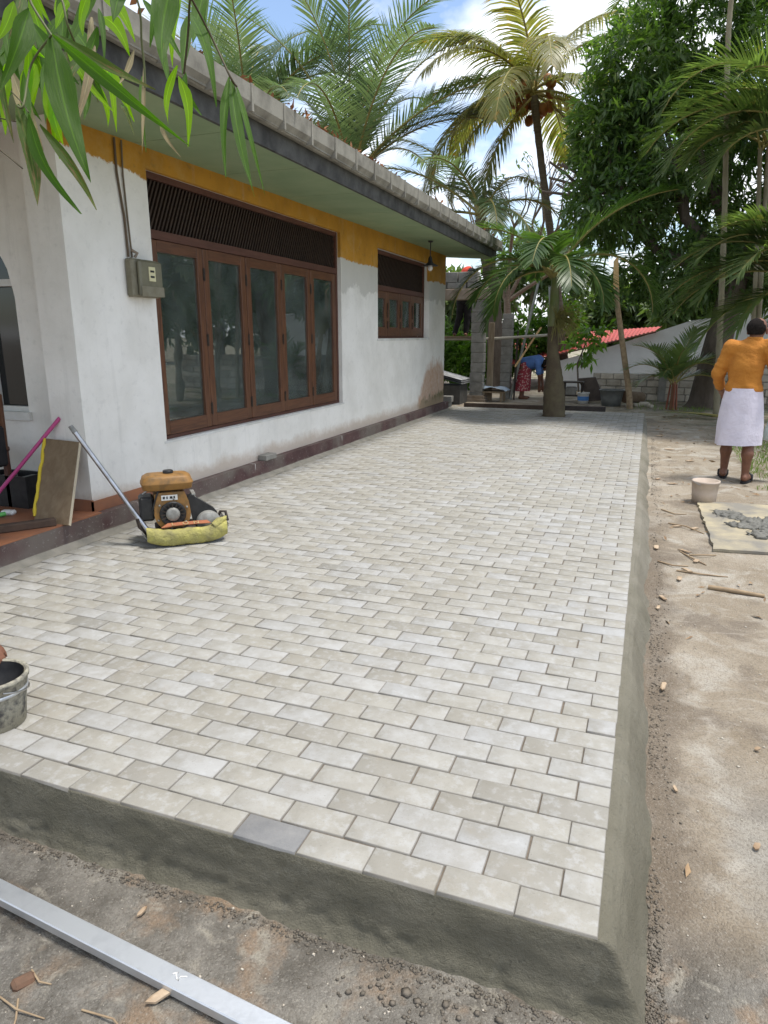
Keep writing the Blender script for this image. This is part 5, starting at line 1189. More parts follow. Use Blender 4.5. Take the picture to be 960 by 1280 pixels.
bt_ = thing('timber_offcut', (-4.1, 1.75, ZF+.012), 'dark timber offcut lying on the terracotta porch floor', 'timber')
MB().box(-.42, .42, -.035, .035, 0, .05, xf((-3.98, 1.68, ZF+.013), .95), bev=.006).build('bole', simple('dark_offcut', (.10, .065, .045), .9, (.06, .04, .03), 9), bt_)
cr = thing('crate', (-4.46, 2.42, ZF+.012), 'black plastic crate full of tools in the porch corner', 'crate')
for y in (2.30, 2.50): MB().box(-4.72, -4.28, y, y+.015, ZF+.012, .42).build('side', 'black', cr)
for x in (-4.72, -4.295): MB().box(x, x+.015, 2.316, 2.499, ZF+.012, .42).build('end', 'black', cr)
for i in range(4): MB().box(-4.68+i*.1, -4.62+i*.1, 2.34, 2.46, ZF+.02, .38+.03*(i % 2), bev=.01).build('tool', 'tub', cr)
for i in range(5):
    x, y = -4.42+rb.uniform(-.12, .14), 1.98+rb.uniform(-.08, .08)
    a = rb.uniform(0, 3); o = MB().tube([(x, y, ZF+.03), (x+.12*math.cos(a), y+.12*math.sin(a), ZF+.035)], .017, 8).build('plastic_tube', 'green'); tag(o, 'short bright green plastic tube on the porch floor', 'tube', 'green plastic tubes in the porch')
o = MB().box(-.05, .05, -.03, .03, 0, .035, xf((-4.28, 2.12, ZF+.012), .3), bev=.012).build('plaster_scrap', 'white'); tag(o, 'small white scrap lying between broom and board', 'scrap')
chx = thing('wooden_chair', (-4.62, 2.15, ZF+.012), 'brown wooden chair with a dark cloth hung over its back', 'chair')
MB().box(-4.86, -4.44, 1.95, 2.35, .60, .64, bev=.01).build('seat', 'darkframe', chx)
for x in (-4.84, -4.48):
    for y in (1.98, 2.30): MB().box(x, x+.035, y, y+.035, ZF+.012, .60).build('leg', 'darkframe', chx)
MB().tube([(-4.47, 1.98, .62), (-4.44, 1.98, .95), (-4.43, 2.05, 1.05), (-4.43, 2.22, 1.08), (-4.43, 2.30, 1.02), (-4.45, 2.31, .62)], [.022]*6, 8).build('back_frame', 'frame', chx)
MB().box(-4.455, -4.43, 2.0, 2.29, .80, 1.02).build('back_panel', 'frame', chx)
o = MB().box(-4.50, -4.405, 1.99, 2.30, .50, .80, bev=.02).build('draped_cloth', 'darkcloth'); tag(o, 'dark cloth draped over the wooden chair in the porch', 'cloth')

# plate compactor
pc = thing('plate_compactor', (-3.09, 2.57, .0), 'plate compactor with ochre engine, long steel handle and yellow sack tied round its plate', 'plate compactor')
U = Vector((.746, .666, 0)); Vv_ = Vector((-.666, .746, 0)); MC = Matrix(((U.x, Vv_.x, 0, -3.09), (U.y, Vv_.y, 0, 2.57), (0, 0, 1, 0), (0, 0, 0, 1)))
def lc(u, v, z): return MC @ Vector((u, v, z))
# base plate with upswept ends
prof = [(-.30, .10), (-.27, .055), (-.22, .018), (-.15, .004), (.15, .004), (.22, .018), (.27, .06), (.295, .11)]
m_ = MB(); top_ = [(u, z+.016) for u, z in prof][::-1]
poly = [lc(u, -.17, z) for u, z in prof]+[lc(u, -.17, z) for u, z in top_]
for i in range(len(prof)-1):
    m_.add([lc(prof[i][0], s, prof[i][1]+h) for s in (-.17, .17) for h in (0, .016)]+[lc(prof[i+1][0], s, prof[i+1][1]+h) for s in (-.17, .17) for h in (0, .016)], [(0, 4, 6, 2), (1, 3, 7, 5), (0, 1, 5, 4), (2, 6, 7, 3), (0, 2, 3, 1), (4, 5, 7, 6)])
m_.build('base_plate', 'greymetal', pc)
MB().box(-.20, .12, -.11, .13, .07, .11, MC, bev=.01).box(-.16, .08, -.09, .11, .021, .07, MC).build('engine_deck', 'iron', pc)
# fan shroud: a rounded upright housing facing the front
def shroud(v0, v1, grow=0):
    pts = [(-.135-grow, .36)]; 
    for i in range(15):
        a = math.pi+math.pi*i/14; pts.append((-.02+(.125+grow)*math.cos(a), .215+(.125+grow)*math.sin(a)))
    pts += [(.095+grow, .30), (.07, .37), (-.10, .37)]
    return pts
SH = shroud(0, 0); rotm = MC
m_ = MB().prism([lc(u-.06, -.10, z) for u, z in SH], Vv_*.20); eng = m_.build('engine', 'engine', pc)
MB().lathe([(.001, 0), (.088, 0), (.092, .01), (.088, .02), (.075, .022), (.06, .01), (.001, .01)], (0, 0, 0), 28, Matrix.Translation(lc(-.08, -.10, .215)) @ MC.to_3x3().to_4x4() @ Matrix.Rotation(math.pi/2, 4, 'X')).build('recoil_grille', 'black', eng)
MB().lathe([(.001, .035), (.03, .035), (.048, .028), (.05, .0)], (0, 0, 0), 22, Matrix.Translation(lc(-.08, -.10, .215)) @ MC.to_3x3().to_4x4() @ Matrix.Rotation(math.pi/2, 4, 'X')).build('starter_cup', 'greymetal', eng)
for i in range(16):
    a = 2*math.pi*i/16
    MB().box(.054, .086, -.004, .004, .018, .026, Matrix.Translation(lc(-.08, -.10, .215)) @ MC.to_3x3().to_4x4() @ Matrix.Rotation(math.pi/2, 4, 'X') @ Matrix.Rotation(a, 4, 'Z')).build('grille_vane', 'iron', eng)
MB().box(-.15, -.04, -.1035, -.099, .315, .352, MC).build('name_plate', 'white', eng)
for i, w in enumerate((.018, .012, .022, .014)): MB().box(-.14+i*.024, -.14+i*.024+w*.8, -.1052, -.1036, .326, .343, MC).build('plate_print', 'black', eng)
# fuel tank
m_ = MB(); n = 20; rings = []
for z, s in ((.385, .86), (.392, .97), (.425, 1.0), (.430, 1.03), (.436, 1.03), (.442, 1.0), (.47, .95), (.487, .80), (.492, .5)):
    ring = []
    for i in range(n):
        a = 2*math.pi*i/n; c, s_ = math.cos(a), math.sin(a); e = .38
        ring.append(lc(-.10+.175*s*math.copysign(abs(c)**e, c), .0+.115*s*math.copysign(abs(s_)**e, s_), z))
    rings.append(ring)
m_.add([p for r in rings for p in r], [(i*n+k, i*n+(k+1) % n, (i+1)*n+(k+1) % n, (i+1)*n+k) for i in range(len(rings)-1) for k in range(n)]+[tuple(range(n))[::-1], tuple((len(rings)-1)*n+k for k in range(n))], True)
tk = m_.build('fuel_tank', 'engine', pc)
MB().lathe([(.034, 0), (.036, .006), (.036, .022), (.03, .026), (.001, .026)], lc(-.085, .0, .488), 18).build('cap', 'black', tk)
af = MB().box(-.30, -.20, -.09, .07, .17, .345, MC, bev=.016).build('air_filter', 'black', pc)
for i in range(7): MB().box(.062, .088, -.07, .08, .20+i*.022, .209+i*.022, MC).build('cooling_fin', 'greymetal', eng)
for a_ in range(6):
    aa = math.pi*2*a_/6+.4; MB().lathe([(.001, .008), (.007, .008), (.008, .0)], (0, 0, 0), 8, Matrix.Translation(lc(-.08+.108*math.cos(aa), -.10, .215+.108*math.sin(aa))) @ MC.to_3x3().to_4x4() @ Matrix.Rotation(math.pi/2, 4, 'X')).build('bolt', 'greymetal', eng)
MB().tube([lc(-.16, -.09, .40), lc(-.19, -.11, .33), lc(-.215, -.10, .25), lc(-.20, -.09, .19)], .006, 6).build('fuel_hose', 'black', pc)
for u_ in (.10, .16, .22): MB().lathe([(.001, .014), (.011, .014), (.012, .0)], lc(u_, -.122, .07), 8).build('bolt', 'iron', pc)
MB().tube([lc(-.20, -.02, .27), lc(-.16, -.02, .28)], .03, 10).build('intake', 'iron', pc)
MB().tube([lc(-.27, -.04, .36), lc(-.24, -.05, .385), lc(-.20, -.03, .375)], .008, 6).build('throttle_lever', 'steel', pc)
# belt guard and exciter
MB().prism([lc(.03, -.075, .33), lc(.06, -.075, .335), lc(.21, -.075, .225), lc(.235, -.075, .19), lc(.20, -.075, .13), lc(.06, -.075, .13)], Vv_*.05).build('belt_guard', 'black', pc)
MB().lathe([(.001, 0), (.06, .0), (.085, .012), (.088, .05), (.088, .22), (.08, .235), (.001, .235)], (0, 0, 0), 24, Matrix.Translation(lc(.165, .11, .125)) @ MC.to_3x3().to_4x4() @ Matrix.Rotation(math.pi/2, 4, 'X')).build('exciter_housing', 'greymetal', pc)
MB().box(.09, .25, -.13, .12, .021, .07, MC, bev=.01).build('exciter_mount', 'greymetal', pc)
MB().tube([lc(.23, .04, .10), lc(.27, .03, .17), lc(.305, .02, .17), lc(.315, .0, .10)], .011, 8).build('lifting_hook', 'iron', pc)
for v in (-.10, .06): MB().tube([lc(-.26, v, .08), lc(-.31, v, .14), lc(-.32, v*.5-.05, .20)], .013, 8).build('handle_bracket', 'iron', pc)
h0, h1 = lc(-.235, -.125, .07), Vector((-3.655, 2.20, .80)); hm = h0.lerp(h1, .35)
MB().tube([h0, hm, h1], [.017, .0165, .0165], 12).build('handle', 'steel', pc)
off_ = Vv_*.045+Vector((0, 0, -.012))
MB().tube([h0+off_, h0.lerp(h1, .45)+off_*.6], [.015, .013], 10).build('handle_brace', 'iron', pc)
MB().tube([h1.lerp(h0, .005), h1+(h1-h0).normalized()*.05], [.019, .016], 12).build('grip', 'greymetal', pc)
# sack wrapped round the front of the plate
n, mrow = 40, 14; V = []
for i in range(n):
    u = -.27+.55*i/(n-1); lift = .03*max(0, abs(u/.27)-.55)**1.2*3
    for j in range(mrow):
        a = j/(mrow-1); th = -math.pi*.5+math.pi*1.12*a
        rad = .062*(1+.035*math.sin(i*.55+j*.8)+.03*math.sin(i*1.3-j)+.05*(float(vn(i*.4, j*.5, 5))-.5))*(1-.25*max(0, abs(u)/.27-.8)*3)
        v = -.165-.025-rad*.55*math.cos(th); z = .066+lift+rad*math.sin(th)*.95
        if a > .8: v += (a-.8)*.22; z -= (a-.8)*.05
        V.append(lc(u, v, max(z, .004)))
I = np.arange(n*mrow).reshape(n, mrow)
mesh_np('sack', np.array([tuple(v) for v in V]), np.stack([I[:-1, :-1], I[1:, :-1], I[1:, 1:], I[:-1, 1:]], -1).reshape(-1, 4), 'sack', pc, True)
pts = [lc(-.17, -.175, .135), lc(-.05, -.168, .141), lc(.08, -.17, .142), lc(.17, -.175, .14), lc(.15, -.13, .152), lc(-.12, -.125, .152)]
pr = MB().prism(pts, (0, 0, .004)).build('printed_fold', 'sackprint', pc)
for i, ch_ in enumerate('LON'):
    cu = bpy.data.curves.new('sack_letter', 'FONT'); cu.body = ch_; cu.size = .055; cu.extrude = .0012; cu.materials.append(MT['print'])
    to = bpy.data.objects.new('sack_letter', cu); COL.objects.link(to)
    M = MC @ xf((-.10+i*.075, -.172, .147), 0, .28, 0)
    lm_ = bpy.data.meshes.new_from_object(to); bpy.data.objects.remove(to); lm_.transform(M); to = bpy.data.objects.new('sack_letter', lm_); COL.objects.link(to); to.parent = pr
m_ = MB()
for i in range(5):
    m_.tube([lc(.20+.012*i, -.19+.01*i, .11), lc(.245+.008*i, -.175+.012*i, .155-.012*i), lc(.285, -.14+.01*i, .17-.02*i)], [.016, .02, .008], 6)
m_.tube([lc(.19, -.19, .12), lc(.23, -.18, .15), lc(.28, -.15, .16)], [.03, .032, .012], 8)
o = m_.build('sack_knot', 'sack', pc)

# ------------------------------------------------------------------ foreground and the dirt on the right
sb = thing('straightedge', (-1.3, -.29, -.2), 'long aluminium straightedge bar lying on the dirt before the patio', 'straightedge')
a, b = Vector((-2.35, -.214, 0)), Vector((-.15, -.419, 0)); d = (b-a); an = math.atan2(d.y, d.x); zc = -.192
M = xf((a.x, a.y, zc), an)
MB().box(0, d.length, -.028, .028, 0, .030, M, bev=.003).build('bar', 'alu', sb)
MB().box(.585, .588, -.0285, .0285, .0295, .0306, M).build('joint_line', 'iron', sb)
MB().tube([M @ Vector((1.33+.006*t_+.006*math.sin(t_*2.2), .004+.010*math.sin(t_*1.3), .0308)) for t_ in range(7)], .0022, 4).build('paint_smear', 'white', sb)
bk = bucket('mortar_bucket', (-2.24, .215, .001), .105, .13, .20, 'dirtybucket', 'mortar-caked bucket with a wire handle standing on the pavers', (-.4, 1.9), .005, inner='darkcloth')
MB().lathe([(.001, .06), (.095, .055), (.1185, .196)], (-2.24, .215, .001), 28).build('inside', 'black', bk)
MB().lathe([(.122, .135), (.128, .14), (.128, .148), (.1225, .152)], (-2.24, .215, .001), 28).build('hoop', 'alu', bk)
pb = bucket('pale_bucket', (.60, 5.62, GZ(.6, 5.62)-.004), .105, .122, .22, 'pinkbucket', 'pale pinkish bucket standing by the mixing board', (1.2, 1.3), .006)
bd = thing('mixing_board', (.95, 4.8, GZ(.9, 4.8)), 'yellowish mortar-mixing board lying on the dirt with grey mortar dregs', 'board')
zb_ = [(.54, 5.57), (.575, 4.03), (1.9, 4.16), (1.95, 5.66)]
N1 = 24; poly = []
for q in range(4):
    a, b = Vector(zb_[q]), Vector(zb_[(q+1) % 4])
    for i in range(N1): 
        p = a.lerp(b, i/N1); w = (rb.random()-.5)*.02; poly.append((p.x+w, p.y+w, GZ(.9, 4.8)-.01+(p.y-4.8)*.0154+.02))
MB().prism(poly, (0, 0, .022)).build('panel', 'yboard', bd)
pm = []
for i, (x, y, s, h) in enumerate(((1.15, 5.0, .2, .03), (1.0, 4.9, .16, .02), (.86, 4.78, .12, .011), (.80, 5.1, .13, .010), (1.35, 4.9, .3, .05), (1.1, 4.6, .13, .016), (.95, 4.5, .1, .012), (1.3, 4.5, .16, .02))):
    prims = [('e', (x+rb.uniform(-.5, .5)*s, y+rb.uniform(-.5, .5)*s, GZ(.9, 4.8)+.035), (s*rb.uniform(.4, .8), s*rb.uniform(.4, .8), h*rb.uniform(.6, 1.1))) for q in range(7)]
    figure('mortar_dregs', prims, simple('wet_dregs%d' % i, (.10, .098, .085), .6, (.16, .155, .135), 20, .5, 60), bd, vox=.009, k=.015, wrinkle=.05, wsc=(34, 34), wseed=i, iso=True)
def chip(x, y, l, w, rz, m='chip', lab='pale split wood chip lying on the dirt beside the patio', grp='wood chips on the dirt', name='wood_chip', cat='wood chip', tilt=.0):
    M = xf((x, y, GZ(x, y)+.010), rz, 0, tilt); k = rb.uniform(-.15, .15)*w
    P = [(-l/2, -w*.15), (-l*.2, -w/2), (l*.25, -w*.42), (l/2, k), (l*.2, w/2), (-l*.3, w*.4)]
    o = MB().prism([M @ Vector((a, b, .004*math.sin(a*90))) for a, b in P], (0, 0, .006)).build(name, m); return tag(o, lab, cat, grp)
for x, y, l, w, rz in ((.19, 1.74, .10, .022, 1.35), (.365, 3.5, .11, .03, 2.2), (.203, 2.93, .09, .025, 2.1), (.34, 6.36, .12, .03, .1), (.567, 6.2, .1, .04, .6), (.2, 6.55, .07, .04, .3), (.576, 7.76, .12, .04, .2), (.367, 3.96, .12, .025, 2.5), (.438, 3.74, .06, .035, .9),
                       (.17, 3.99, .12, .035, 1.5), (.538, 1.345, .025, .02, .3), (.462, .74, .03, .02, 1), (.219, .95, .03, .012, 2), (.33, 4.63, .09, .02, .2), (.47, 4.62, .07, .04, .3), (.175, 2.74, .05, .02, 1.2), (.312, 3.315, .09, .03, 1.4), (.36, 8.6, .14, .04, .1), (.25, 9.8, .14, .05, .4), (.5, 10.6, .2, .05, -.3), (.34, 11.5, .25, .06, .2)):
    chip(x, y, l, w, rz)
chip(-1.031, -.379, .075, .026, .85, lab='pinkish wood chip on the dirt beside the aluminium bar', grp=None)
chip(-1.26, -.17, .035, .014, 1.2, lab='tiny orange wood chip on the dirt between bar and patio', grp=None)
o = MB().box(-.028, .03, -.017, .019, 0, .024, xf((-1.41, -.46, GZ(-1.41, -.46)-.009), 1.15, .22, .15), bev=.008).build('brick_piece', simple('brick_brown', (.17, .095, .06), .9, (.12, .075, .05), 30, .5, 80)); tag(o, 'small brown brick fragment half sunk in dirt near the bar', 'brick')
def stick(pts, r, lab, grp=None):
    o = MB().tube([(x, y, GZ(x, y)+r*.7+h) for x, y, h in pts], [r, r*.95, r*.7][:len(pts)], 6).build('stick', 'stickm'); return tag(o, lab, 'stick', grp)
stick([(.483, 3.22, 0), (.63, 3.18, .004), (.80, 3.15, 0)], .016, 'thick brown stick lying below the mixing board')
for q in ([(.34, 3.96, 0), (.42, 3.8, .01), (.50, 3.67, 0)], [(.18, 3.67, 0), (.28, 3.58, .01), (.38, 3.62, 0)], [(.27, 4.74, 0), (.4, 4.62, .02), (.54, 4.51, 0)], [(.40, 3.9, 0), (.5, 3.86, .02), (.58, 3.92, 0)], [(.3, 3.5, 0), (.45, 3.45, .006), (.62, 3.47, 0)], [(.22, 5.2, 0), (.33, 5.05, .006), (.43, 5.1, 0)]):
    stick(q, .006, 'thin dry twig lying on the dirt beside the patio', 'twigs on the dirt')
for q in ([(-1.44, -.51, 0), (-1.35, -.53, .01), (-1.27, -.52, 0)], [(-1.38, -.50, 0), (-1.33, -.55, .008), (-1.30, -.6, 0)], [(-1.42, -.42, 0), (-1.36, -.45, .008), (-1.33, -.44, 0)], [(-1.2, -.47, 0), (-1.1, -.47, .012), (-1.04, -.49, 0)]):
    stick(q, .0028, 'thin straw twig on the dark soil by the bar', 'straws on the soil')
# crumbs of mortar and pebbles
def crumbs(name, n, gen, smin, smax, m, lab):
    base = np.array([(0, 0, 1), (.9, 0, .25), (.28, .85, .2), (-.73, .53, .3), (-.73, -.53, .15), (.28, -.85, .3), (.1, 0, -.5)]); Fb = np.array([(0, i, i % 5+1) for i in range(1, 6)]+[(6, i % 5+1, i) for i in range(1, 6)])
    V = []; F = []
    for i in range(n):
        x, y = gen(); s = smin+(smax-smin)*rb.random()**3; a = rb.uniform(0, 6.3); c, s_ = math.cos(a), math.sin(a)
        b = base*(s*np.array([rb.uniform(.7, 1.3), rb.uniform(.7, 1.3), rb.uniform(.5, .95)]))*(1+nrng.normal(0, .14, base.shape)); b = np.stack([b[:, 0]*c-b[:, 1]*s_+x, b[:, 0]*s_+b[:, 1]*c+y, b[:, 2]+GZ(x, y)+s*.15], 1)
        V.append(b); F.append(Fb+i*7)
    o = mesh_np(name, np.concatenate(V), np.concatenate(F), m, None, True); return tag(o, lab, 'crumbs', kind='stuff')
def side_spot():
    while True:
        y = rb.uniform(0, 1)**1.7*10; x = .128+abs(rb.gauss(0, .042))
        if float(vn(y*3.3, x*14, 9)) > .42 or rb.random() < .12: return x, y
crumbs('mortar_crumbs', 3400, side_spot, .0015, .0065, 'clod', 'crumbs of grey mortar strewn along the foot of the side haunch')
crumbs('mortar_crumbs', 1800, lambda: (rb.uniform(-2.2, .1), -.055-abs(rb.gauss(0, .022))), .0015, .007, 'clod', 'crumbs of grey mortar strewn along the foot of the front face')
crumbs('soil_clods', 95, lambda: (rb.gauss(-.42, .13), rb.gauss(-.17, .05)), .004, .014, 'clod', 'dark soil clods scattered on the dirt before the front face')
crumbs('pebbles', 1300, lambda: (rb.uniform(-2.0, 1.3), rb.choice((rb.uniform(-.65, -.05), rb.uniform(.2, 5)))) if rb.random() < .5 else (rb.uniform(.2, 1.2), rb.uniform(0, 6)), .0015, .007, 'stone', 'small pale pebbles scattered on the dirt')

# ------------------------------------------------------------------ people
def hand(wr, d, side, n, sgn, curl=.5):
    """palm and five fingers as capsule chains; d finger direction, side thumb-side axis, n palm normal (fingers curl towards it)"""
    wr, d, side, n = (np.array(v, float) for v in (wr, d, side, n)); P = []
    k = wr+d*.085
    for q in (-.028, -.01, .01, .028): P.append(('c', wr+d*.02+side*q*.6, k+side*q, .015, .0125))
    for q, l in ((.03, .07), (.01, .08), (-.01, .075), (-.029, .058)):
        a = k+side*q; d1 = d*math.cos(curl)+n*math.sin(curl); b = a+d1*l*.5; d2 = d*math.cos(curl*2.1)+n*math.sin(curl*2.1); c = b+d2*l*.32; d3 = d*math.cos(curl*2.9)+n*math.sin(curl*2.9); e = c+d3*l*.26
        P += [('c', a, b, .0095, .0085, 'f'), ('c', b, c, .0085, .008, 'f'), ('c', c, e, .008, .0068, 'f')]
    a = wr+d*.03+side*.03; b = a+(side*.7+d*.7)*.045; c = b+(d*.8+n*.4+side*.1)*.035
    P += [('c', a, b, .0135, .0105, 'f'), ('c', b, c, .0105, .008, 'f')]
    return P
def head(c, f, r=.098, up=(0, 0, 1)):
    """skull, jaw, nose, ears, neck joins separately; f facing direction"""
    c, f, up = (np.array(v, float) for v in (c, f, up)); s = np.cross(f, up)
    return [('c', c+up*.03-f*.018, c+up*.022+f*.012, r*.93, r*.86), ('c', c-up*.04+f*.035, c-up*.085+f*.05, r*.62, r*.42), ('c', c+f*.095-up*.015, c+f*.112-up*.035, .012, .014, 'f'), ('c', c+f*.088-up*.068-s*.018, c+f*.088-up*.068+s*.018, .012, .012, 'f'),
            ('c', c+s*.088+up*.005, c+s*.092-up*.04, .016, .011, 'f'), ('c', c-s*.088+up*.005, c-s*.092-up*.04, .016, .011, 'f'), ('c', c+f*.085+up*.015+s*.035, c+f*.085+up*.015+s*.03, .011, .011, 'f'), ('c', c+f*.085+up*.015-s*.035, c+f*.085+up*.015-s*.03, .011, .011, 'f')]
# man in orange shirt and white sarong, seen from behind
mx0, my0, mz0 = .955, 6.74, GZ(.955, 6.74)+.012
man = thing('person', (mx0, my0, mz0), 'person in an orange long-sleeved shirt, white sarong and dark sandals, back turned', 'person')
MR = -.22
fl_, fr_ = (-.11, .12, .0), (.12, -.05, .0)
hd = head((.055, .045, 1.575), (.18, .98, 0), .094)
Ls, Rs = (-.175, 0, 1.40), (.195, 0, 1.405); Le, Re = (-.265, .02, 1.13), (.285, .0, 1.12); Lw, Rw = (-.25, .17, .96), (.31, .17, .93)
body = [('c', (0, 0, .93), (0, 0, 1.12), .105, .09), ('c', (0, .01, 1.12), (.005, .01, 1.31), .09, .09), ('c', Ls, Rs, .055, .055), ('c', (.02, .0, 1.38), (.045, .02, 1.51), .062, .055)]+hd
for S_, E_, W_ in ((Ls, Le, Lw), (Rs, Re, Rw)): body += [('c', S_, E_, .048, .038), ('c', E_, W_, .038, .027)]
body += hand(Lw, (.25, .75, -.6), (.85, -.3, .1), (.3, -.2, -.9), 1, .5)+hand(Rw, (-.1, .35, -.93), (-.3, .9, .3), (-.9, -.2, .1), -1, .75)
for hx, f in ((-.09, fl_), (.095, fr_)):
    kx = (hx*.5+f[0]*.5+.0, f[1]*.6+.03, .47); ank = (f[0], f[1]-.01, .075)
    body += [('c', (hx, 0, .90), kx, .088, .06), ('c', kx, (f[0]*1.0, f[1]-.02, .30), .055, .056), ('c', (f[0], f[1]-.02, .30), ank, .054, .036), ('c', (f[0], f[1]-.045, .045), (f[0]+.025*np.sign(f[0]), f[1]+.13, .032), .036, .036), ('c', (f[0]+.02*np.sign(f[0]), f[1]+.13, .03), (f[0]+.03*np.sign(f[0]), f[1]+.19, .025), .036, .022)]
figure('body', body, 'skin', man, .0085, .028, at=(mx0, my0, mz0), rz=MR)
figure('hair', [('c', (.045, .026, 1.600), (.055, .052, 1.606), .0935, .086), ('c', (.04, .012, 1.555), (.043, .014, 1.58), .070, .080)], 'hair', man, .0085, .02, cuts=[((.05, .105, 1.60), (.15, .9, -.35)), ((.04, 0, 1.525), (0, 0, -1))], wrinkle=.004, wsc=(60, 60), at=(mx0, my0, mz0), rz=MR)
sh = [('e', (0, 0, 1.19), (.168, .130, .28)), ('c', (-.05, 0, .98), (.05, 0, .98), .128, .128), ('c', (-.15, -.005, 1.385), (.17, -.005, 1.39), .075, .075), ('c', (.02, 0, 1.38), (.045, .015, 1.475), .082, .070)]
for S_, E_, W_ in ((Ls, Le, Lw), (Rs, Re, Rw)):
    E2 = tuple(np.array(E_)+(np.array(W_)-np.array(E_))*.86); sh += [('c', S_, E_, .074, .060), ('c', E_, E2, .060, .050)]
figure('shirt', sh, 'orange', man, .0095, .035, cuts=[((0, 0, .935), (.1, 0, -1)), ((.04, .01, 1.492), (.1, .25, 1))], wrinkle=.030, wsc=(7, 15), wseed=3, at=(mx0, my0, mz0), rz=MR)
MB().lathe([(.074, 1.455), (.077, 1.49), (.071, 1.505), (.066, 1.49)], (0, 0, 0), 20, xf((mx0, my0, mz0), MR) @ Matrix.Translation((.043, .014, 0))).build('collar', 'orange', man)
n, mr = 64, 26; V = []
for j in range(mr):
    v = j/(mr-1); z = .985-.60*v
    for i in range(n):
        a = 2*math.pi*i/n
        rx = .172+.05*v+.015*math.sin(v*3); ry = .150+.055*v
        f = 1+(.03+.05*v)*math.sin(a*6+v*3.2)*vn(np.array(i*.3), np.array(v*2), 4)+.020*(vn(np.array(i*.17+3), np.array(v*6), 8)-.5)
        if abs(a-1.2) < .3: f += .035*(1-abs(a-1.2)/.3)
        V.append((rx*f*math.cos(a)+.005*v, ry*f*math.sin(a)+.03*v, z+.012*math.sin(a*1+2)*v))
Ms = xf((mx0, my0, mz0), MR); V = [tuple(Ms @ Vector(p)) for p in V]
I = np.arange(n*mr).reshape(mr, n); F = np.stack([I[:-1], I[1:], np.roll(I, -1, 1)[1:], np.roll(I, -1, 1)[:-1]], -1).reshape(-1, 4)
mesh_np('sarong', np.array(V), F, 'sarong', man, True)
for f in (fl_, fr_):
    M = Ms @ Matrix.Translation((f[0]+.012*np.sign(f[0]), f[1]+.065, -.012)) @ Matrix.Rotation(-.15*np.sign(f[0]), 4, 'Z')
    P = [(.048*math.cos(a)*(1.1 if math.sin(a) > 0 else .85), .148*math.sin(a), 0) for a in [2*math.pi*i/24 for i in range(24)]]
    sd = MB().prism([M @ Vector(p) for p in P], (0, 0, .022)).build('sandal', 'darkcloth', man)
    MB().tube([M @ Vector(p) for p in ((-.046, .03, .02), (-.042, .035, .065), (0, .05, .085), (.042, .035, .065), (.046, .03, .02))], [.012, .018, .02, .018, .012], 8).build('strap', 'black', sd)
wpt = Ms @ Vector((.31, .2, .83))
bgm = MB(); rings = []
for z, rx, ry in ((.84, .015, .012), (.72, .07, .03), (.55, .12, .05), (.44, .14, .06), (.425, .10, .04)):
    rings.append([Ms @ Vector((.35+rx*math.cos(2*math.pi*i/14), .2+ry*math.sin(2*math.pi*i/14), z+.01*math.sin(i*2.))) for i in range(14)])
bgm.add([p for r in rings for p in r], [(i*14+k, i*14+(k+1) % 14, (i+1)*14+(k+1) % 14, (i+1)*14+k) for i in range(4) for k in range(14)], True)
o = bgm.build('carrier_bag', simple('pale_bag', (.50, .58, .52), .5, (.40, .47, .42), 12)); tag(o, 'pale greenish plastic bag hanging from the hand of the orange-shirted person', 'bag')
# woman bending down in blue top and red printed skirt
wx, wy, wz = -2.72, 15.0, GZ(-2.72, 15)
wo = thing('person', (wx, wy, wz), 'person in a blue top and red patterned skirt bending down to work', 'person')
hp, chs, nk, hdc = (0, 0, .74), (.32, -.02, .86), (.44, -.03, .85), (.53, -.04, .78)
body = [('c', hp, (.16, 0, .83), .135, .12), ('c', (.16, 0, .83), chs, .12, .12), ('c', chs, nk, .07, .05)]+[q for q in head(hdc, (.55, 0, -.83), .092, (.83, 0, .55))]
for s in (-1, 1):
    S_, E_, W_ = (.36, s*.15-.02, .83), (.40, s*.17-.02, .55), (.43+.03*s, s*.08-.03, .30)
    body += [('c', S_, E_, .05, .038), ('c', E_, W_, .037, .027)]+hand(W_, (.1, 0, -.99), (.9, -.3*s, .1), (-.3, -.9*s, 0), s, .6)
    body += [('c', (0, s*.09, .72), (.02, s*.1, .40), .09, .06), ('c', (.02, s*.1, .40), (-.02, s*.1, .07), .055, .036), ('c', (-.04, s*.1, .035), (.13, s*.11, .03), .034, .028)]
figure('body', body, 'skin', wo, .012, .03, at=(wx, wy, wz))
tp_ = [('c', (.04, 0, .80), (.32, -.02, .87), .155, .145), ('c', (.3, -.02, .86), (.38, -.02, .86), .13, .09)]
for s in (-1, 1): tp_ += [('c', (.34, s*.15-.02, .84), (.385, s*.17-.02, .62), .075, .062)]
figure('top', tp_, 'blue', wo, .012, .04, cuts=[((-.02, 0, .76), (-1, 0, -.3))], wrinkle=.03, wsc=(12, 9), at=(wx, wy, wz))
n, mr = 40, 14; V = []
for j in range(mr):
    v = j/(mr-1)
    for i in range(n):
        a = 2*math.pi*i/n; f = 1+.06*v*math.sin(a*8+v*2)
        V.append((wx+.03*(1-v)-.03*v+(.165+.035*v)*f*math.cos(a), wy+(.17+.04*v)*f*math.sin(a), wz+.85-.66*v-.10*(1-v)*max(0, -math.cos(a))))
I = np.arange(n*mr).reshape(mr, n); mesh_np('skirt', np.array(V), np.stack([I[:-1], I[1:], np.roll(I, -1, 1)[1:], np.roll(I, -1, 1)[:-1]], -1).reshape(-1, 4), 'skirt', wo, True)
figure('hair', [('c', (wx*0+.515, -.04, .815), (.50, -.04, .79), .092, .09), ('c', (.45, -.04, .86), (.47, -.04, .84), .05, .06)], 'hair', wo, .012, .03, at=(wx, wy, wz))
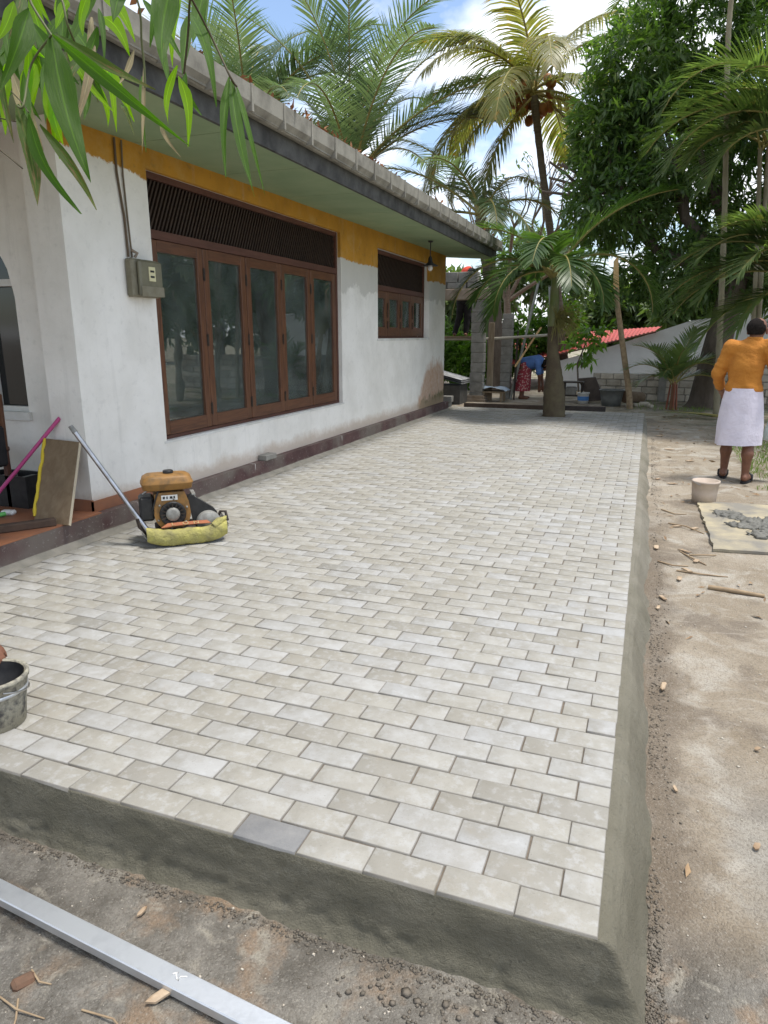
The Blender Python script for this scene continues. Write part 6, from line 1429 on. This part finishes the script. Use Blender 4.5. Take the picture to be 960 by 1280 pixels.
# worker on the scaffold behind the lintel
kx_, ky_, kz_ = -4.12, 14.62, 1.43
wk = thing('person', (kx_, ky_, kz_), 'person in black trousers and red top working on the scaffold behind the lintel', 'person')
body = [('c', (.05, 0, .86), (.08, -.05, 1.1), .125, .125), ('c', (.08, -.05, 1.1), (.14, -.14, 1.34), .12, .125), ('c', (.16, -.2, 1.36), (.24, -.32, 1.36), .06, .05)]+head((.29, -.40, 1.33), (.25, -.55, -.8), .092, (.35, -.72, .6))
for s in (-1, 1):
    f = (-.16 if s < 0 else .10, .0)
    body += [('c', (.05+s*.09, 0, .85), (f[0]*.7+.05, .02, .45), .085, .06), ('c', (f[0]*.7+.05, .02, .45), (f[0], f[1], .08), .056, .04), ('c', (f[0], f[1]+.04, .04), (f[0]+.02, f[1]-.15, .035), .035, .03)]
    S_, E_, W_ = (.12+s*.17, -.12, 1.30), (.12+s*.25, -.28, 1.10), (.14+s*.18, -.5, 1.30)
    body += [('c', S_, E_, .052, .04), ('c', E_, W_, .038, .028)]+hand(W_, (.0, -.9, .2), (-s*.9, 0, .2), (0, -.2, -.95), s, .5)
figure('body', body, 'skin', wk, .012, .03, at=(kx_, ky_, kz_))
figure('trousers', [('c', (.05, 0, .92), (.05, 0, .86), .14, .15)]+[q for s in (-1, 1) for q in (('c', (.05+s*.08, 0, .85), ((-.16 if s < 0 else .10)*.7+.05, .02, .45), .105, .078), ('c', ((-.16 if s < 0 else .10)*.7+.05, .02, .45), (-.16 if s < 0 else .10, 0, .08), .076, .06))], 'darkcloth', wk, .012, .025, wrinkle=.02, wsc=(14, 12), at=(kx_, ky_, kz_))
figure('shirt', [('c', (.06, -.01, .98), (.09, -.06, 1.1), .15, .155), ('c', (.09, -.06, 1.1), (.14, -.14, 1.36), .155, .155)]+[q for s in (-1, 1) for q in (('c', (.12+s*.16, -.12, 1.31), (.12+s*.25, -.28, 1.12), .075, .065),)], 'redcloth', wk, .012, .04, wrinkle=.03, wsc=(12, 9), at=(kx_, ky_, kz_))
figure('cap', [('c', (.30, -.42, 1.355), (.31, -.44, 1.355), .10, .095)], 'darkcloth', wk, .012, .03, cuts=[((.29, -.40, 1.33), (-.35, .72, -.6))], at=(kx_, ky_, kz_))
# someone crouching by the bucket, one hand on its rim (only the hand reaches into view)
qx, qy, qz = -2.78, .10, .001
cq = thing('person', (qx, qy, qz), 'crouching person whose hand grips the rim of the mortar bucket', 'person')
rimp = (-2.335-qx, .285-qy, .208)
W_ = (-2.435-qx, .315-qy, .262)
body = [('c', (-.12, 0, .22), (.02, 0, .45), .15, .14), ('c', (.02, 0, .45), (.12, .02, .62), .14, .13), ('c', (.13, .02, .64), (.2, .03, .76), .06, .05)]+head((.25, .04, .84), (.95, .1, -.25), .095)
body += [('c', (.10, .18, .66), (.22, .26, .42), .05, .04), ('c', (.22, .26, .42), W_, .038, .027)]+hand(W_, (.97, .10, -.2), (.1, -.98, .05), (-.1, .05, -.98), 1, .42)
body += [('c', (.10, -.16, .66), (.2, -.26, .44), .05, .04), ('c', (.2, -.26, .44), (.28, -.12, .30), .038, .028)]+hand((.28, -.12, .30), (.5, .7, -.4), (.7, -.6, .2), (0, -.2, -.97), 1, .6)
for s in (-1, 1): body += [('c', (-.12, s*.1, .2), (.2, s*.2, .42), .09, .062), ('c', (.2, s*.2, .42), (.06, s*.17, .08), .056, .04), ('c', (.03, s*.17, .04), (.2, s*.18, .032), .036, .03)]
figure('body', body, 'skin', cq, .0085, .026, at=(qx, qy, qz))
figure('shirt', [('c', (-.08, 0, .28), (.02, 0, .45), .17, .165), ('c', (.02, 0, .45), (.12, .02, .63), .165, .155), ('c', (.10, .17, .65), (.18, .23, .52), .075, .065), ('c', (.10, -.16, .65), (.17, -.22, .53), .075, .065)], 'tub', cq, .014, .04, at=(qx, qy, qz))
figure('shorts', [('c', (-.13, 0, .22), (-.1, 0, .25), .165, .165)]+[('c', (-.1, s*.09, .22), (.13, s*.17, .37), .115, .095) for s in (-1, 1)], 'darkcloth', cq, .014, .03, at=(qx, qy, qz))
figure('hair', [('c', (.225, .04, .88), (.235, .04, .88), .100, .098)], 'hair', cq, .012, .03, cuts=[((.3, .04, .87), (.9, .1, -.3))], at=(qx, qy, qz))
# leaf litter and straw blown over the dirt
n = 520; lx_ = nrng.uniform(.22, 2.2, n); ly_ = nrng.uniform(.4, 12.5, n)**1.0; k_ = nrng.random(n) < np.clip(ly_/9, .12, 1); lx_, ly_ = lx_[k_], ly_[k_]
lB = np.stack([lx_, ly_, gz(lx_, ly_)+.006], 1); lD = nrng.normal(0, 1, lB.shape); lD[:, 2] = nrng.uniform(-.05, .25, len(lB))
o = leaf_cloud('leaf_litter', lB, lD, nrng.uniform(.03, .10, len(lB)), nrng.uniform(.008, .03, len(lB)), 'litter2', None); tag(o, 'dry brown leaf litter scattered over the dirt beside the patio', 'dry leaves', kind='stuff')
